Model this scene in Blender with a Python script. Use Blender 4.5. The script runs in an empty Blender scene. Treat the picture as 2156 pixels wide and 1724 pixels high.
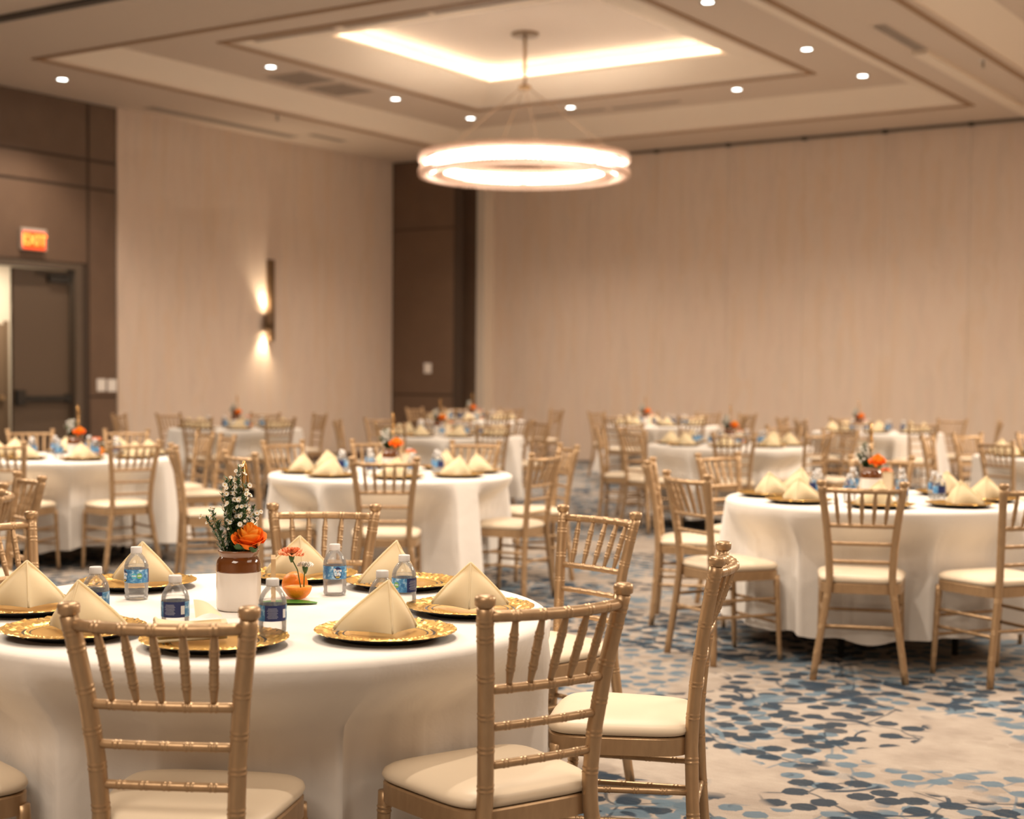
import bpy, bmesh, math, random
from math import sin, cos, pi, radians, hypot, atan2
from mathutils import Vector, Matrix, noise
random.seed(7)
SC = bpy.context.scene
COL = SC.collection

# ------------------------------------------------------------------ camera
F_PX, CY_PX, PIT, ROL, YAW, HC = 3177.69, 946.23, 0.046893, -0.008311, 0.586388, 1.36896
def cam_axes():
    x = Vector((1, 0, 0)); f = Vector((0, cos(PIT), -sin(PIT))); u = Vector((0, sin(PIT), cos(PIT)))
    r = x * cos(ROL) - u * sin(ROL); up = u * cos(ROL) + x * sin(ROL)
    R = Matrix.Rotation(YAW, 3, 'Z')
    return R @ r, R @ up, R @ f
r_, u_, f_ = cam_axes()
cd = bpy.data.cameras.new('camera'); cam = bpy.data.objects.new('camera', cd); COL.objects.link(cam)
M = Matrix((( r_.x, u_.x, -f_.x, 0), (r_.y, u_.y, -f_.y, 0), (r_.z, u_.z, -f_.z, HC), (0, 0, 0, 1)))
cam.matrix_world = M
cd.sensor_fit = 'HORIZONTAL'; cd.sensor_width = 36; cd.lens = F_PX / 2156 * 36
cd.shift_y = (CY_PX - 862) / 2156
cd.clip_start = .05; cd.clip_end = 100
cd.dof.use_dof = True; cd.dof.focus_distance = 3.9; cd.dof.aperture_fstop = 2.9
SC.camera = cam
VR = Vector((cos(YAW), sin(YAW))); VF = Vector((-sin(YAW), cos(YAW)))   # directions across and along the room as a visitor faces it

# ------------------------------------------------------------------ world, view, big lights
w = bpy.data.worlds.new('world'); SC.world = w; w.use_nodes = True
w.node_tree.nodes['Background'].inputs[0].default_value = (1, .85, .7, 1)
w.node_tree.nodes['Background'].inputs[1].default_value = .05
vs = SC.view_settings; vs.view_transform = 'Standard'; vs.look = 'None'; vs.gamma = 1; vs.use_curve_mapping = False
vs.exposure = 0.17
SC.cycles.use_denoising = True; SC.cycles.max_bounces = 10; SC.cycles.transparent_max_bounces = 12
SC.cycles.sample_clamp_indirect = 4; SC.cycles.caustics_refractive = False; SC.cycles.caustics_reflective = False
WARM = (1, .85, .69)
def area(name, loc, size, power, rot=(0, 0, 0), size_y=None, col=WARM, spread=pi):
    l = bpy.data.lights.new(name, 'AREA'); l.energy = power; l.color = col; l.size = size; l.spread = spread
    if size_y: l.shape = 'RECTANGLE'; l.size_y = size_y
    else: l.shape = 'DISK'
    o = bpy.data.objects.new(name, l); COL.objects.link(o); o.location = loc; o.rotation_euler = rot
    return o
# added fill lights, unseen, standing in for lit trays of the neighbouring bays
area('bay_fill', (-1.2, -1.6, 5.0), 2.6, 200, size_y=2.6)
area('bay_fill', (-9.6, 4.5, 5.0), 3.0, 520, size_y=3.0)
area('bay_fill', (2.2, 5.0, 5.0), 3.0, 110, size_y=3.0)
area('bay_fill', (1.2, 14.0, 5.0), 4.0, 1250, size_y=4.0)
area('bay_fill', (-4.5, 6.0, 5.0), 2.5, 130, size_y=2.5)

# ------------------------------------------------------------------ helpers
MATS = {}
def mat(name, col, rough=.5, metal=0, trans=0, ior=1.45, emit=None, estr=0, spec=.5, sheen=0, coat=0, sub=0):
    if name in MATS: return MATS[name]
    m = bpy.data.materials.new(name); m.use_nodes = True; b = m.node_tree.nodes['Principled BSDF']
    b.inputs['Base Color'].default_value = (*col, 1); b.inputs['Roughness'].default_value = rough
    b.inputs['Metallic'].default_value = metal; b.inputs['IOR'].default_value = ior
    b.inputs['Transmission Weight'].default_value = trans; b.inputs['Specular IOR Level'].default_value = spec
    b.inputs['Sheen Weight'].default_value = sheen; b.inputs['Coat Weight'].default_value = coat
    b.inputs['Subsurface Weight'].default_value = sub
    if sub: b.inputs['Subsurface Radius'].default_value = (.01, .006, .003)
    if emit: b.inputs['Emission Color'].default_value = (*emit, 1); b.inputs['Emission Strength'].default_value = estr
    MATS[name] = m
    return m
def nt(m): return m.node_tree, m.node_tree.nodes['Principled BSDF']
def N(t, typ, **kw):
    n = t.nodes.new(typ)
    for k, v in kw.items():
        if k.startswith('i_'): n.inputs[k[2:].replace('_', ' ')].default_value = v
        else: setattr(n, k, v)
    return n
def ramp(t, fac, stops):
    r = t.nodes.new('ShaderNodeValToRGB'); t.links.new(fac, r.inputs[0])
    e = r.color_ramp.elements
    while len(e) < len(stops): e.new(.5)
    for x, (p, c) in zip(e, stops):
        x.position = p; x.color = (*c, 1) if len(c) == 3 else c
    return r.outputs[0]
def grey(v): return (v, v, v)
def mixc(t, fac, a, b, mode='MIX'):
    m = t.nodes.new('ShaderNodeMix'); m.data_type = 'RGBA'; m.blend_type = mode
    for s, v in ((0, fac), (6, a), (7, b)):
        if isinstance(v, (int, float)): m.inputs[s].default_value = v
        elif isinstance(v, tuple): m.inputs[s].default_value = (*v, 1)
        else: t.links.new(v, m.inputs[s])
    return m.outputs[2]
def mathn(t, op, a, b=None, c=None):
    m = t.nodes.new('ShaderNodeMath'); m.operation = op
    for s, v in enumerate((a, b, c)):
        if v is None: continue
        if isinstance(v, (int, float)): m.inputs[s].default_value = v
        else: t.links.new(v, m.inputs[s])
    return m.outputs[0]
def mapped(t, scale=(1, 1, 1), rot=(0, 0, 0), src='Object'):
    tc = t.nodes.new('ShaderNodeTexCoord'); mp = t.nodes.new('ShaderNodeMapping')
    mp.inputs['Scale'].default_value = scale; mp.inputs['Rotation'].default_value = rot
    t.links.new(tc.outputs[src], mp.inputs[0]); return mp.outputs[0]
def noise_n(t, vec, scale, detail=2, rough=.5, dist=0):
    n = N(t, 'ShaderNodeTexNoise'); n.inputs['Scale'].default_value = scale; n.inputs['Detail'].default_value = detail
    n.inputs['Roughness'].default_value = rough; n.inputs['Distortion'].default_value = dist
    t.links.new(vec, n.inputs['Vector']); return n.outputs['Fac']
def bump(m, h, strength=.3, dist=.01):
    t, b = nt(m); n = t.nodes.new('ShaderNodeBump'); n.inputs['Strength'].default_value = strength; n.inputs['Distance'].default_value = dist
    t.links.new(h, n.inputs['Height']); t.links.new(n.outputs[0], b.inputs['Normal'])

class MB:
    """collects faces and links them as one mesh object"""
    def __init__(s): s.v = []; s.f = []; s.m = []; s.sm = []
    def add(s, vs, fs, mi=0, smooth=True):
        o = len(s.v); s.v += [tuple(v) for v in vs]
        for f in fs: s.f.append([o + i for i in f]); s.m.append(mi); s.sm.append(smooth)
        return s
    def box(s, a, b, mi=0, T=None):
        x0, y0, z0 = a; x1, y1, z1 = b
        v = [Vector(p) for p in ((x0,y0,z0),(x1,y0,z0),(x1,y1,z0),(x0,y1,z0),(x0,y0,z1),(x1,y0,z1),(x1,y1,z1),(x0,y1,z1))]
        if T: v = [T @ p for p in v]
        return s.add(v, [(0,3,2,1),(4,5,6,7),(0,1,5,4),(1,2,6,5),(2,3,7,6),(3,0,4,7)], mi, False)
    def lathe(s, prof, n=16, c=(0, 0, 0), mi=0, smooth=True, T=None, cap=True):
        """prof: (radius, z) up the axis"""
        v = []; f = []
        for r, z in prof:
            for i in range(n):
                a = 2 * pi * i / n; p = Vector((c[0] + r * cos(a), c[1] + r * sin(a), c[2] + z)); v.append(T @ p if T else p)
        k = len(prof)
        for j in range(k - 1):
            for i in range(n): f.append((j*n+i, j*n+(i+1)%n, (j+1)*n+(i+1)%n, (j+1)*n+i))
        if cap: f.append(tuple(reversed(range(n)))); f.append(tuple(range((k-1)*n, k*n)))
        return s.add(v, f, mi, smooth)
    def tube(s, pts, rad, n=8, mi=0, caps=True, flat=1.0, up=None):
        pts = [Vector(p) for p in pts]
        if not isinstance(rad, (list, tuple)): rad = [rad] * len(pts)
        v = []; f = []; prev = None
        for i, p in enumerate(pts):
            d = (pts[min(i+1, len(pts)-1)] - pts[max(i-1, 0)])
            if d.length < 1e-9: d = prev or Vector((0,0,1))
            d.normalize(); prev = d
            ref = up or (Vector((0, 0, 1)) if abs(d.z) < .9 else Vector((1, 0, 0)))
            a = d.cross(ref).normalized(); b = d.cross(a).normalized()
            for j in range(n):
                t = 2 * pi * (j + .5) / n; v.append(p + (a * cos(t) + b * sin(t) * flat) * rad[i])
        for i in range(len(pts) - 1):
            for j in range(n): f.append((i*n+j, i*n+(j+1)%n, (i+1)*n+(j+1)%n, (i+1)*n+j))
        if caps: f.append(tuple(reversed(range(n)))); f.append(tuple(range((len(pts)-1)*n, len(pts)*n)))
        return s.add(v, f, mi, True)
    def sphere(s, c, r, n=8, m=6, mi=0, sc=(1, 1, 1)):
        prof = [(max(1e-4, sin(pi*j/m)) , -cos(pi*j/m)) for j in range(m+1)]
        T = Matrix.Translation(Vector(c)) @ Matrix.Diagonal((r*sc[0], r*sc[1], r*sc[2], 1))
        return s.lathe(prof, n, mi=mi, T=T)
    def mesh(s, name, mats):
        me = bpy.data.meshes.new(name); me.from_pydata(s.v, [], s.f)
        for m in (mats if isinstance(mats, (list, tuple)) else [mats]): me.materials.append(m)
        me.polygons.foreach_set('material_index', s.m); me.polygons.foreach_set('use_smooth', s.sm)
        me.validate(); me.update(); return me
    def build(s, name, mats, parent=None, loc=None, rot=None, fix=True):
        me = s.mesh(name, mats)
        if fix:
            bm = bmesh.new(); bm.from_mesh(me); bmesh.ops.recalc_face_normals(bm, faces=bm.faces); bm.to_mesh(me); bm.free()
        return place(name, me, parent, loc, rot)
def place(name, me, parent=None, loc=None, rot=None):
    o = bpy.data.objects.new(name, me); COL.objects.link(o)
    if parent: o.parent = parent
    if loc is not None: o.location = loc
    if rot is not None: o.rotation_euler = rot
    return o
def sharp(o, ang=35):
    me = o.data
    try: me.set_sharp_from_angle(angle=radians(ang))
    except Exception: pass
    return o
def tag(o, label=None, cat=None, group=None, kind=None):
    if label: o['label'] = label
    if cat: o['category'] = cat
    if group: o['group'] = group
    if kind: o['kind'] = kind
    return o
def empty(name, loc=(0, 0, 0), rz=0):
    o = bpy.data.objects.new(name, None); COL.objects.link(o); o.location = loc; o.rotation_euler = (0, 0, rz); o.empty_display_size = .1
    return o
def dup(root, loc, rz, label, group=None, deep=True):
    r = root.copy(); COL.objects.link(r); r.location = loc; r.rotation_euler = (root.rotation_euler[0], root.rotation_euler[1], rz); r['label'] = label
    if group: r['group'] = group
    if deep:
        for ch in KIDS.get(root.name, ()):
            c = ch.copy(); COL.objects.link(c); c.parent = r
            for g in KIDS.get(ch.name, ()):
                d = g.copy(); COL.objects.link(d); d.parent = c
    return r
KIDS = {}
def index(root):
    KIDS[root.name] = list(root.children)
    for c in root.children:
        if c.children: KIDS[c.name] = list(c.children)
def struct(o): o['kind'] = 'structure'; return o

# ------------------------------------------------------------------ materials
CEIL = mat('ceiling_paint', (.70, .58, .47), .9)
CEIL2 = mat('tray_paint', (.88, .76, .62), .85)
TRIMW = mat('tray_trim_wood', (.36, .22, .12), .55)
BRONZE = mat('bronze', (.16, .10, .055), .4, .6)
BRASS = mat('brushed_brass', (.55, .38, .22), .35, .7)
DARK = mat('dark_metal', (.03, .026, .022), .45, .2)
WHITEP = mat('white_plastic', (.78, .72, .66), .5)
VENT = mat('vent_grey', (.34, .28, .23), .6)

def brown_wall():
    m = mat('brown_panel', (.145, .085, .052), .55); t, b = nt(m)
    v = mapped(t, (1, 1.5, 1.2)); n = noise_n(t, v, 2.2, 4, .6)
    v2 = mapped(t, (30, 30, 1.5)); n2 = noise_n(t, v2, 6, 3)
    c = mixc(t, n, (.118, .070, .045), (.170, .105, .066)); c = mixc(t, mathn(t, 'MULTIPLY', n2, .25), c, (.10, .06, .038))
    t.links.new(c, b.inputs['Base Color']); return m
BROWN = brown_wall()
def wallpaper(axis):
    m = mat('wallpaper_' + axis, (.5, .4, .3), .8); t, b = nt(m)
    k = (1, 1, .12)
    v = mapped(t, k); wv = noise_n(t, mapped(t, (1.5, 1.5, 2.2)), 1.6, 2)
    vm = t.nodes.new('ShaderNodeVectorMath'); vm.operation = 'ADD'
    cmb = t.nodes.new('ShaderNodeCombineXYZ'); s = mathn(t, 'MULTIPLY', wv, .16)
    t.links.new(s, cmb.inputs[0]); t.links.new(s, cmb.inputs[1]); t.links.new(v, vm.inputs[0]); t.links.new(cmb.outputs[0], vm.inputs[1])
    a = noise_n(t, vm.outputs[0], 5.5, 1.5, .5); g = noise_n(t, vm.outputs[0], 8, 1.5, .5)
    c = ramp(t, a, [(.34, (.60, .465, .37)), (.50, (.64, .53, .43)), (.62, (.62, .455, .31))])
    c2 = ramp(t, g, [(.50, (.66, .53, .43)), (.66, (.54, .46, .385))])
    c = mixc(t, .42, c, c2); c = mixc(t, .35, c, (.65, .50, .395))
    fine = noise_n(t, mapped(t, (1, 1, .5)), 120, 2)
    c = mixc(t, mathn(t, 'MULTIPLY', fine, .12), c, (.7, .6, .5))
    t.links.new(c, b.inputs['Base Color']); return m
WPAPER = wallpaper('weave')

def carpet():
    m = mat('carpet', (.5, .4, .32), .95, spec=.1); t, b = nt(m)
    P = mapped(t, (1, 1, 1), (0, 0, radians(20)))
    def warp(vec, amt, sc, det=2):
        n = N(t, 'ShaderNodeTexNoise'); n.inputs['Scale'].default_value = sc; n.inputs['Detail'].default_value = det
        t.links.new(vec, n.inputs['Vector'])
        sub = t.nodes.new('ShaderNodeVectorMath'); sub.operation = 'SUBTRACT'; sub.inputs[1].default_value = (.5, .5, .5); t.links.new(n.outputs['Color'], sub.inputs[0])
        sc_ = t.nodes.new('ShaderNodeVectorMath'); sc_.operation = 'SCALE'; sc_.inputs['Scale'].default_value = amt; t.links.new(sub.outputs[0], sc_.inputs[0])
        ad = t.nodes.new('ShaderNodeVectorMath'); ad.operation = 'ADD'; t.links.new(vec, ad.inputs[0]); t.links.new(sc_.outputs[0], ad.inputs[1]); return ad.outputs[0]
    def off(vec, o):
        ad = t.nodes.new('ShaderNodeVectorMath'); ad.operation = 'ADD'; ad.inputs[1].default_value = o; t.links.new(vec, ad.inputs[0]); return ad.outputs[0]
    def leaves(vec, sc, size, wobble):
        vec = warp(vec, .014, 70, 1)
        v = t.nodes.new('ShaderNodeTexVoronoi'); v.inputs['Scale'].default_value = sc; v.inputs['Randomness'].default_value = .62; v.voronoi_dimensions = '2D'
        t.links.new(warp(vec, wobble, 26, 3), v.inputs['Vector'])
        lo = ramp(t, v.outputs['Distance'], [(size, grey(1)), (size + .035, grey(0))])
        # some cells stay empty
        hole = t.nodes.new('ShaderNodeSeparateColor'); t.links.new(v.outputs['Color'], hole.inputs[0])
        keep = ramp(t, hole.outputs[0], [(.10, grey(0)), (.12, grey(1))])
        return mathn(t, 'MULTIPLY', lo, keep)
    def stems(vec, sc, wd):
        v = t.nodes.new('ShaderNodeTexVoronoi'); v.feature = 'DISTANCE_TO_EDGE'; v.inputs['Scale'].default_value = sc; v.voronoi_dimensions = '2D'
        t.links.new(warp(vec, .12, 3), v.inputs['Vector']); return ramp(t, v.outputs['Distance'], [(wd, grey(1)), (wd + .012, grey(0))])
    def scroll(vec, sc, w0, wob):
        n = noise_n(t, warp(vec, wob, 2.2), sc, 1.5, .5, .8)
        d = mathn(t, 'ABSOLUTE', mathn(t, 'SUBTRACT', n, .5)); return ramp(t, d, [(w0, grey(1)), (w0 + .012, grey(0))])
    zone = noise_n(t, off(P, (3.1, 1.7, 0)), .85, 2, .5, .3)
    zone2 = noise_n(t, off(P, (11, 7, 0)), 1.0, 2, .5, .3)
    zone3 = noise_n(t, off(P, (21, 3, 0)), .9, 2)
    fib = noise_n(t, mapped(t, (4, 90, 1), (0, 0, radians(-18))), 3.0, 4, .7)
    fib2 = noise_n(t, mapped(t, (1, 1, 1)), 260, 2, .6)
    cloud = noise_n(t, P, 5, 3)
    base = ramp(t, cloud, [(.3, (.36, .30, .25)), (.55, (.44, .375, .315)), (.75, (.49, .425, .36))])
    gz = ramp(t, zone3, [(.47, grey(0)), (.52, grey(1))])
    gl = mathn(t, 'MULTIPLY', leaves(off(P, (5, 5, 0)), 8.4, .34, .022), gz)
    c = mixc(t, mathn(t, 'MULTIPLY', gl, .55), base, (.30, .245, .20))
    bz = ramp(t, zone2, [(.45, grey(0)), (.475, grey(1))])
    bl = mathn(t, 'MULTIPLY', mathn(t, 'MAXIMUM', leaves(P, 8.6, .33, .022), mathn(t, 'MULTIPLY', stems(P, 3.2, .010), .7)), bz)
    c = mixc(t, mathn(t, 'MULTIPLY', bl, .85), c, (.085, .165, .235))
    dz = ramp(t, zone, [(.485, grey(0)), (.50, grey(1))])
    dl = mathn(t, 'MULTIPLY', mathn(t, 'MAXIMUM', leaves(off(P, (2.3, 9, 0)), 7.8, .34, .024), mathn(t, 'MULTIPLY', stems(off(P, (2, 2, 0)), 3.0, .010), .8)), dz)
    c = mixc(t, mathn(t, 'MULTIPLY', dl, .95), c, (.012, .034, .060))
    s1 = mathn(t, 'MULTIPLY', scroll(off(P, (8, 1, 0)), 2.3, .020, .3), ramp(t, noise_n(t, off(P, (4, 9, 0)), 1.5, 1), [(.53, grey(0)), (.55, grey(1))]))
    c = mixc(t, mathn(t, 'MULTIPLY', mathn(t, 'MULTIPLY', s1, dz), .95), c, (.018, .042, .072))
    s2 = mathn(t, 'MULTIPLY', scroll(off(P, (1, 14, 0)), 2.3, .026, .3), ramp(t, noise_n(t, off(P, (6, 2, 0)), 1.5, 1), [(.53, grey(0)), (.55, grey(1))]))
    c = mixc(t, mathn(t, 'MULTIPLY', mathn(t, 'MULTIPLY', s2, bz), .8), c, (.13, .20, .26))
    c = mixc(t, .8, c, ramp(t, fib, [(.36, grey(.70)), (.64, grey(1.0))]), 'MULTIPLY'); c = mixc(t, ramp(t, fib, [(.50, grey(.0)), (.70, grey(.10))]), c, (.45, .40, .35))
    c = mixc(t, ramp(t, fib2, [(.4, grey(.22)), (.6, grey(0))]), c, (.12, .10, .09))
    t.links.new(c, b.inputs['Base Color']); bump(m, fib2, .25, .004); return m
CARPET = carpet()

def gold_paint():
    m = mat('champagne_gold', (.42, .255, .12), .36, .6); t, b = nt(m)
    n = noise_n(t, mapped(t, (1, 1, .3)), 60, 3); t.links.new(ramp(t, n, [(.3, (.43, .285, .16)), (.7, (.50, .335, .19))]), b.inputs['Base Color']); return m
GOLD = gold_paint()
VINYL = mat('ivory_vinyl', (.82, .69, .52), .4)
def cloth_mat():
    m = mat('table_linen', (.86, .81, .75), .85, sheen=.15); t, b = nt(m)
    n = noise_n(t, mapped(t), 5, 4, .6, .6); n2 = noise_n(t, mapped(t), 900, 1)
    bump(m, mathn(t, 'ADD', n, mathn(t, 'MULTIPLY', n2, .02)), .5, .012); return m
LINEN = cloth_mat()
def napkin_mat():
    m = mat('cream_napkin', (1, .90, .66), .75, sheen=.2); t, b = nt(m); tr_ = t.nodes.new('ShaderNodeBsdfTranslucent'); tr_.inputs[0].default_value = (1, .88, .62, 1)
    mx = t.nodes.new('ShaderNodeMixShader'); mx.inputs[0].default_value = .42; t.links.new(b.outputs[0], mx.inputs[1]); t.links.new(tr_.outputs[0], mx.inputs[2]); t.links.new(mx.outputs[0], t.nodes['Material Output'].inputs[0]); return m
NAPK = napkin_mat()
CHARG = mat('charger_gold', (.82, .50, .145), .30, .88)
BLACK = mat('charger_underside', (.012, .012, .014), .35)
def clear(name, tint, edge, refl):
    """thin clear plastic: see-through, with reflections and a denser look at grazing angles"""
    m = bpy.data.materials.new(name); m.use_nodes = True; t = m.node_tree; t.nodes.remove(t.nodes['Principled BSDF'])
    lw = t.nodes.new('ShaderNodeLayerWeight'); lw.inputs[0].default_value = .35
    tp = t.nodes.new('ShaderNodeBsdfTransparent'); tp.inputs[0].default_value = (*tint, 1)
    gl = t.nodes.new('ShaderNodeBsdfGlossy'); gl.inputs['Roughness'].default_value = .04
    df = t.nodes.new('ShaderNodeBsdfDiffuse'); df.inputs[0].default_value = (.95, .95, .95, 1)
    fr = t.nodes.new('ShaderNodeFresnel'); fr.inputs[0].default_value = 1.45
    m1 = t.nodes.new('ShaderNodeMixShader'); t.links.new(mathn(t, 'MULTIPLY_ADD', lw.outputs['Facing'], edge, .07), m1.inputs[0]); t.links.new(tp.outputs[0], m1.inputs[1]); t.links.new(df.outputs[0], m1.inputs[2])
    m2 = t.nodes.new('ShaderNodeMixShader'); t.links.new(mathn(t, 'MULTIPLY', fr.outputs[0], refl), m2.inputs[0]); t.links.new(m1.outputs[0], m2.inputs[1]); t.links.new(gl.outputs[0], m2.inputs[2])
    t.links.new(m2.outputs[0], t.nodes['Material Output'].inputs[0]); return m
CLEAR = clear('clear_plastic', (.995, .995, .995), .16, .8)
WATER = clear('bottle_water', (.985, .99, .99), .06, .4)
CAP = mat('bottle_cap', (.86, .84, .83), .4, trans=.2)
PRINTW = mat('label_print', (.85, .87, .9), .5)
def label_mat():
    m = mat('bottle_label', (.05, .2, .5), .4); t, b = nt(m)
    tc = t.nodes.new('ShaderNodeTexCoord'); sp = t.nodes.new('ShaderNodeSeparateXYZ'); t.links.new(tc.outputs['Object'], sp.inputs[0])
    ang = mathn(t, 'DIVIDE', mathn(t, 'ARCTAN2', sp.outputs[1], sp.outputs[0]), pi)      # -1..1 round the bottle
    n = noise_n(t, mapped(t), 60, 4, .7)
    blue = ramp(t, n, [(.35, (.03, .14, .36)), (.5, (.07, .27, .52)), (.64, (.48, .68, .82))])
    navy = mathn(t, 'MULTIPLY', mathn(t, 'GREATER_THAN', ang, -.07), mathn(t, 'LESS_THAN', ang, .47))
    c = mixc(t, navy, blue, (.02, .035, .14)); t.links.new(c, b.inputs['Base Color']); return m
LABEL = label_mat()
NAVY = mat('label_navy', (.015, .03, .12), .4); GREENP = mat('label_green', (.18, .42, .12), .5); TEALP = mat('label_teal', (.10, .45, .62), .5)
YEL = mat('label_yellow', (.8, .6, .05), .5)
GLAZE = mat('brown_glaze', (.135, .042, .009), .12, coat=.6); STONE = mat('stoneware_white', (.74, .68, .62), .25, coat=.3)
LEAFM = mat('leaf_green', (.045, .105, .03), .55); STEMM = mat('stem_green', (.08, .13, .04), .6); BIGLEAF = mat('broad_leaf', (.07, .26, .04), .4)
PETW = mat('white_petal', (.86, .82, .74), .6); FCEN = mat('flower_center', (.75, .48, .06), .7)
ROSE_I = mat('rose_inner', (1, .40, .04), .5, sub=.15); ROSE_O = mat('rose_outer', (.98, .22, .02), .5, sub=.15)
CARN = mat('carnation_petal', (1, .60, .34), .6); CARN2 = mat('carnation_edge', (.96, .36, .18), .6)
def orange_mat():
    m = mat('orange_peel', (.86, .25, .015), .42); t, b = nt(m); bump(m, noise_n(t, mapped(t), 260, 2), .35, .003); return m
PEEL = orange_mat(); PITH = mat('orange_flesh', (.90, .34, .03), .4)
CARD = mat('cream_card', (.82, .70, .50), .6); WIRE = mat('gold_wire', (.72, .45, .18), .22, 1)

# ------------------------------------------------------------------ room shell
CZ = 5.05; XL = -16.22; YB = 21.55; XR = 7.0; YF = -5.0
st = struct
b = MB(); b.box((XL - 2.5, YF - .2, -.1), (XR + .2, YB + .3, 0)); fl = b.build('floor', CARPET); st(fl)

TR = (-14.5, -6.15, 11.72, 20.22)        # tray opening in the flat ceiling (x0,x1,y0,y1)
DX = 9.42                                 # the next bay's tray
def rect(r, z): return [(r[0], r[2], z), (r[1], r[2], z), (r[1], r[3], z), (r[0], r[3], z)]
def ring(mb, ra, za, rb, zb, mi=0):
    a = rect(ra, za); b_ = rect(rb, zb); mb.add(a + b_, [(i, (i+1) % 4, 4 + (i+1) % 4, 4 + i) for i in range(4)], mi, False)
def inset(r, d): return (r[0] + d, r[1] - d, r[2] + d, r[3] - d)
def shift(r, dx): return (r[0] + dx, r[1] + dx, r[2], r[3])
def strips(mb, r, w0, z0, z1, mi=0):
    x0, x1, y0, y1 = r; h = w0 / 2
    mb.box((x0-h, y0-h, z0), (x1+h, y0+h, z1), mi); mb.box((x0-h, y1-h, z0), (x1+h, y1+h, z1), mi)
    mb.box((x0-h, y0+h, z0), (x0+h, y1-h, z1), mi); mb.box((x1-h, y0+h, z0), (x1+h, y1-h, z1), mi)
b = MB()
xs = [XL - .2, TR[0], TR[1], TR[0] + DX, TR[1] + DX, XR + .2]; ys = [YF - .2, TR[2], TR[3], YB + .3]
for i in range(5):
    for j in range(3):
        if j == 1 and i in (1, 3): continue
        b.add([(xs[i], ys[j], CZ), (xs[i+1], ys[j], CZ), (xs[i+1], ys[j+1], CZ), (xs[i], ys[j+1], CZ)], [(0, 1, 2, 3)], 0, False)
b.box((XL - .2, YF - .2, 6.1), (XR + .2, YB + .3, 6.15))
ceil = b.build('ceiling', CEIL, fix=False); st(ceil)
UP = (-14.0, -6.75, 12.4, 19.5); IN = (-12.78, -7.58, 13.0, 18.25); LIP = (-12.0, -8.38, 14.03, 17.43)
COVE = mat('cove_strip', (1, 1, 1), emit=(1, .88, .72), estr=15)
for k, dx in enumerate((0, DX)):
    U, I, L, T0 = (shift(r, dx) for r in (UP, IN, LIP, TR)); R = (L[0] - .22, L[1] + .22, L[2] - .22, L[3] + .22)
    tr = MB()
    ring(tr, T0, CZ, inset(T0, .1), CZ, 0); ring(tr, inset(T0, .1), CZ, inset(T0, .1), CZ + .02, 0)
    ring(tr, inset(T0, .1), CZ + .02, U, 5.28, 1); ring(tr, U, 5.28, I, 5.28, 0)
    ring(tr, I, 5.28, inset(I, .12), 5.28, 0); ring(tr, inset(I, .12), 5.285, L, 5.46, 1)
    ring(tr, L, 5.46, L, 5.50, 1); ring(tr, L, 5.50, R, 5.50, 1); ring(tr, R, 5.50, R, 5.70, 1)
    tr.add(rect(R, 5.70), [(0, 1, 2, 3)], 2, False)
    st(tr.build('trim_%d' % (k + 1), [CEIL, CEIL2, mat('tray_top_paint', (.50, .41, .33), .8)], fix=False))
    tw = MB(); strips(tw, T0, .07, CZ - .015, CZ + .01); strips(tw, I, .07, 5.265, 5.29); st(tw.build('trim_%d' % (k + 3), TRIMW))
    cs = MB(); strips(cs, (R[0] + .05, R[1] - .05, R[2] + .05, R[3] - .05), .05, 5.505, 5.53)
    o = cs.build('cove_light_strip', COVE); tag(o, ['warm glowing cove light strip around the tray above the chandelier', 'cove light strip of the neighbouring tray, out of view'][k], 'light strip', 'cove light strips in the ceiling trays')
b = MB(); b.box((XL, 10.13, CZ - .03), (XR, 10.27, CZ)); st(b.build('trim_5', mat('track_dark', (.07, .06, .05), .6)))

# flat left wall: brown boards with a doorway, then wallpaper
b = MB(); b.box((XL - .2, YF, 0), (XL, 11.55, CZ)); b.box((XL - .2, 13.82, 0), (XL, 14.46, CZ)); b.box((XL - .2, 11.55, 2.80), (XL, 13.82, CZ))
wl = b.build('wall_left', mat('panel_reveal', (.055, .034, .022), .7)); st(wl)
def panel(parent, y0, y1, z0, z1, m=BROWN, name='panel', x0=XL, x1=XL + .015):
    q = MB(); q.box((x0, y0, z0), (x1, y1, z1)); return q.build(name, m, parent)
for y0, y1 in ((11.0, 12.3), (12.33, 13.93)):
    for z0, z1 in ((2.88, 3.88), (3.92, 4.26), (4.30, CZ - .01)): panel(wl, y0, y1, z0, z1)
for z0, z1 in ((0, 1.06), (1.09, 3.88), (3.92, 4.26), (4.30, CZ - .01)): panel(wl, 13.98, 14.44, z0, z1)
for z0, z1 in ((0, 1.06), (1.09, 3.88), (3.92, 4.26), (4.30, CZ - .01)):
    for y0 in (2, 4.25, 6.5, 8.75): panel(wl, y0, y0 + 2.21, z0, z1)
b = MB(); b.box((XL - .2, 14.46, 0), (XL + .03, 20.6, CZ)); st(b.build('wall_sconce', WPAPER))
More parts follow.
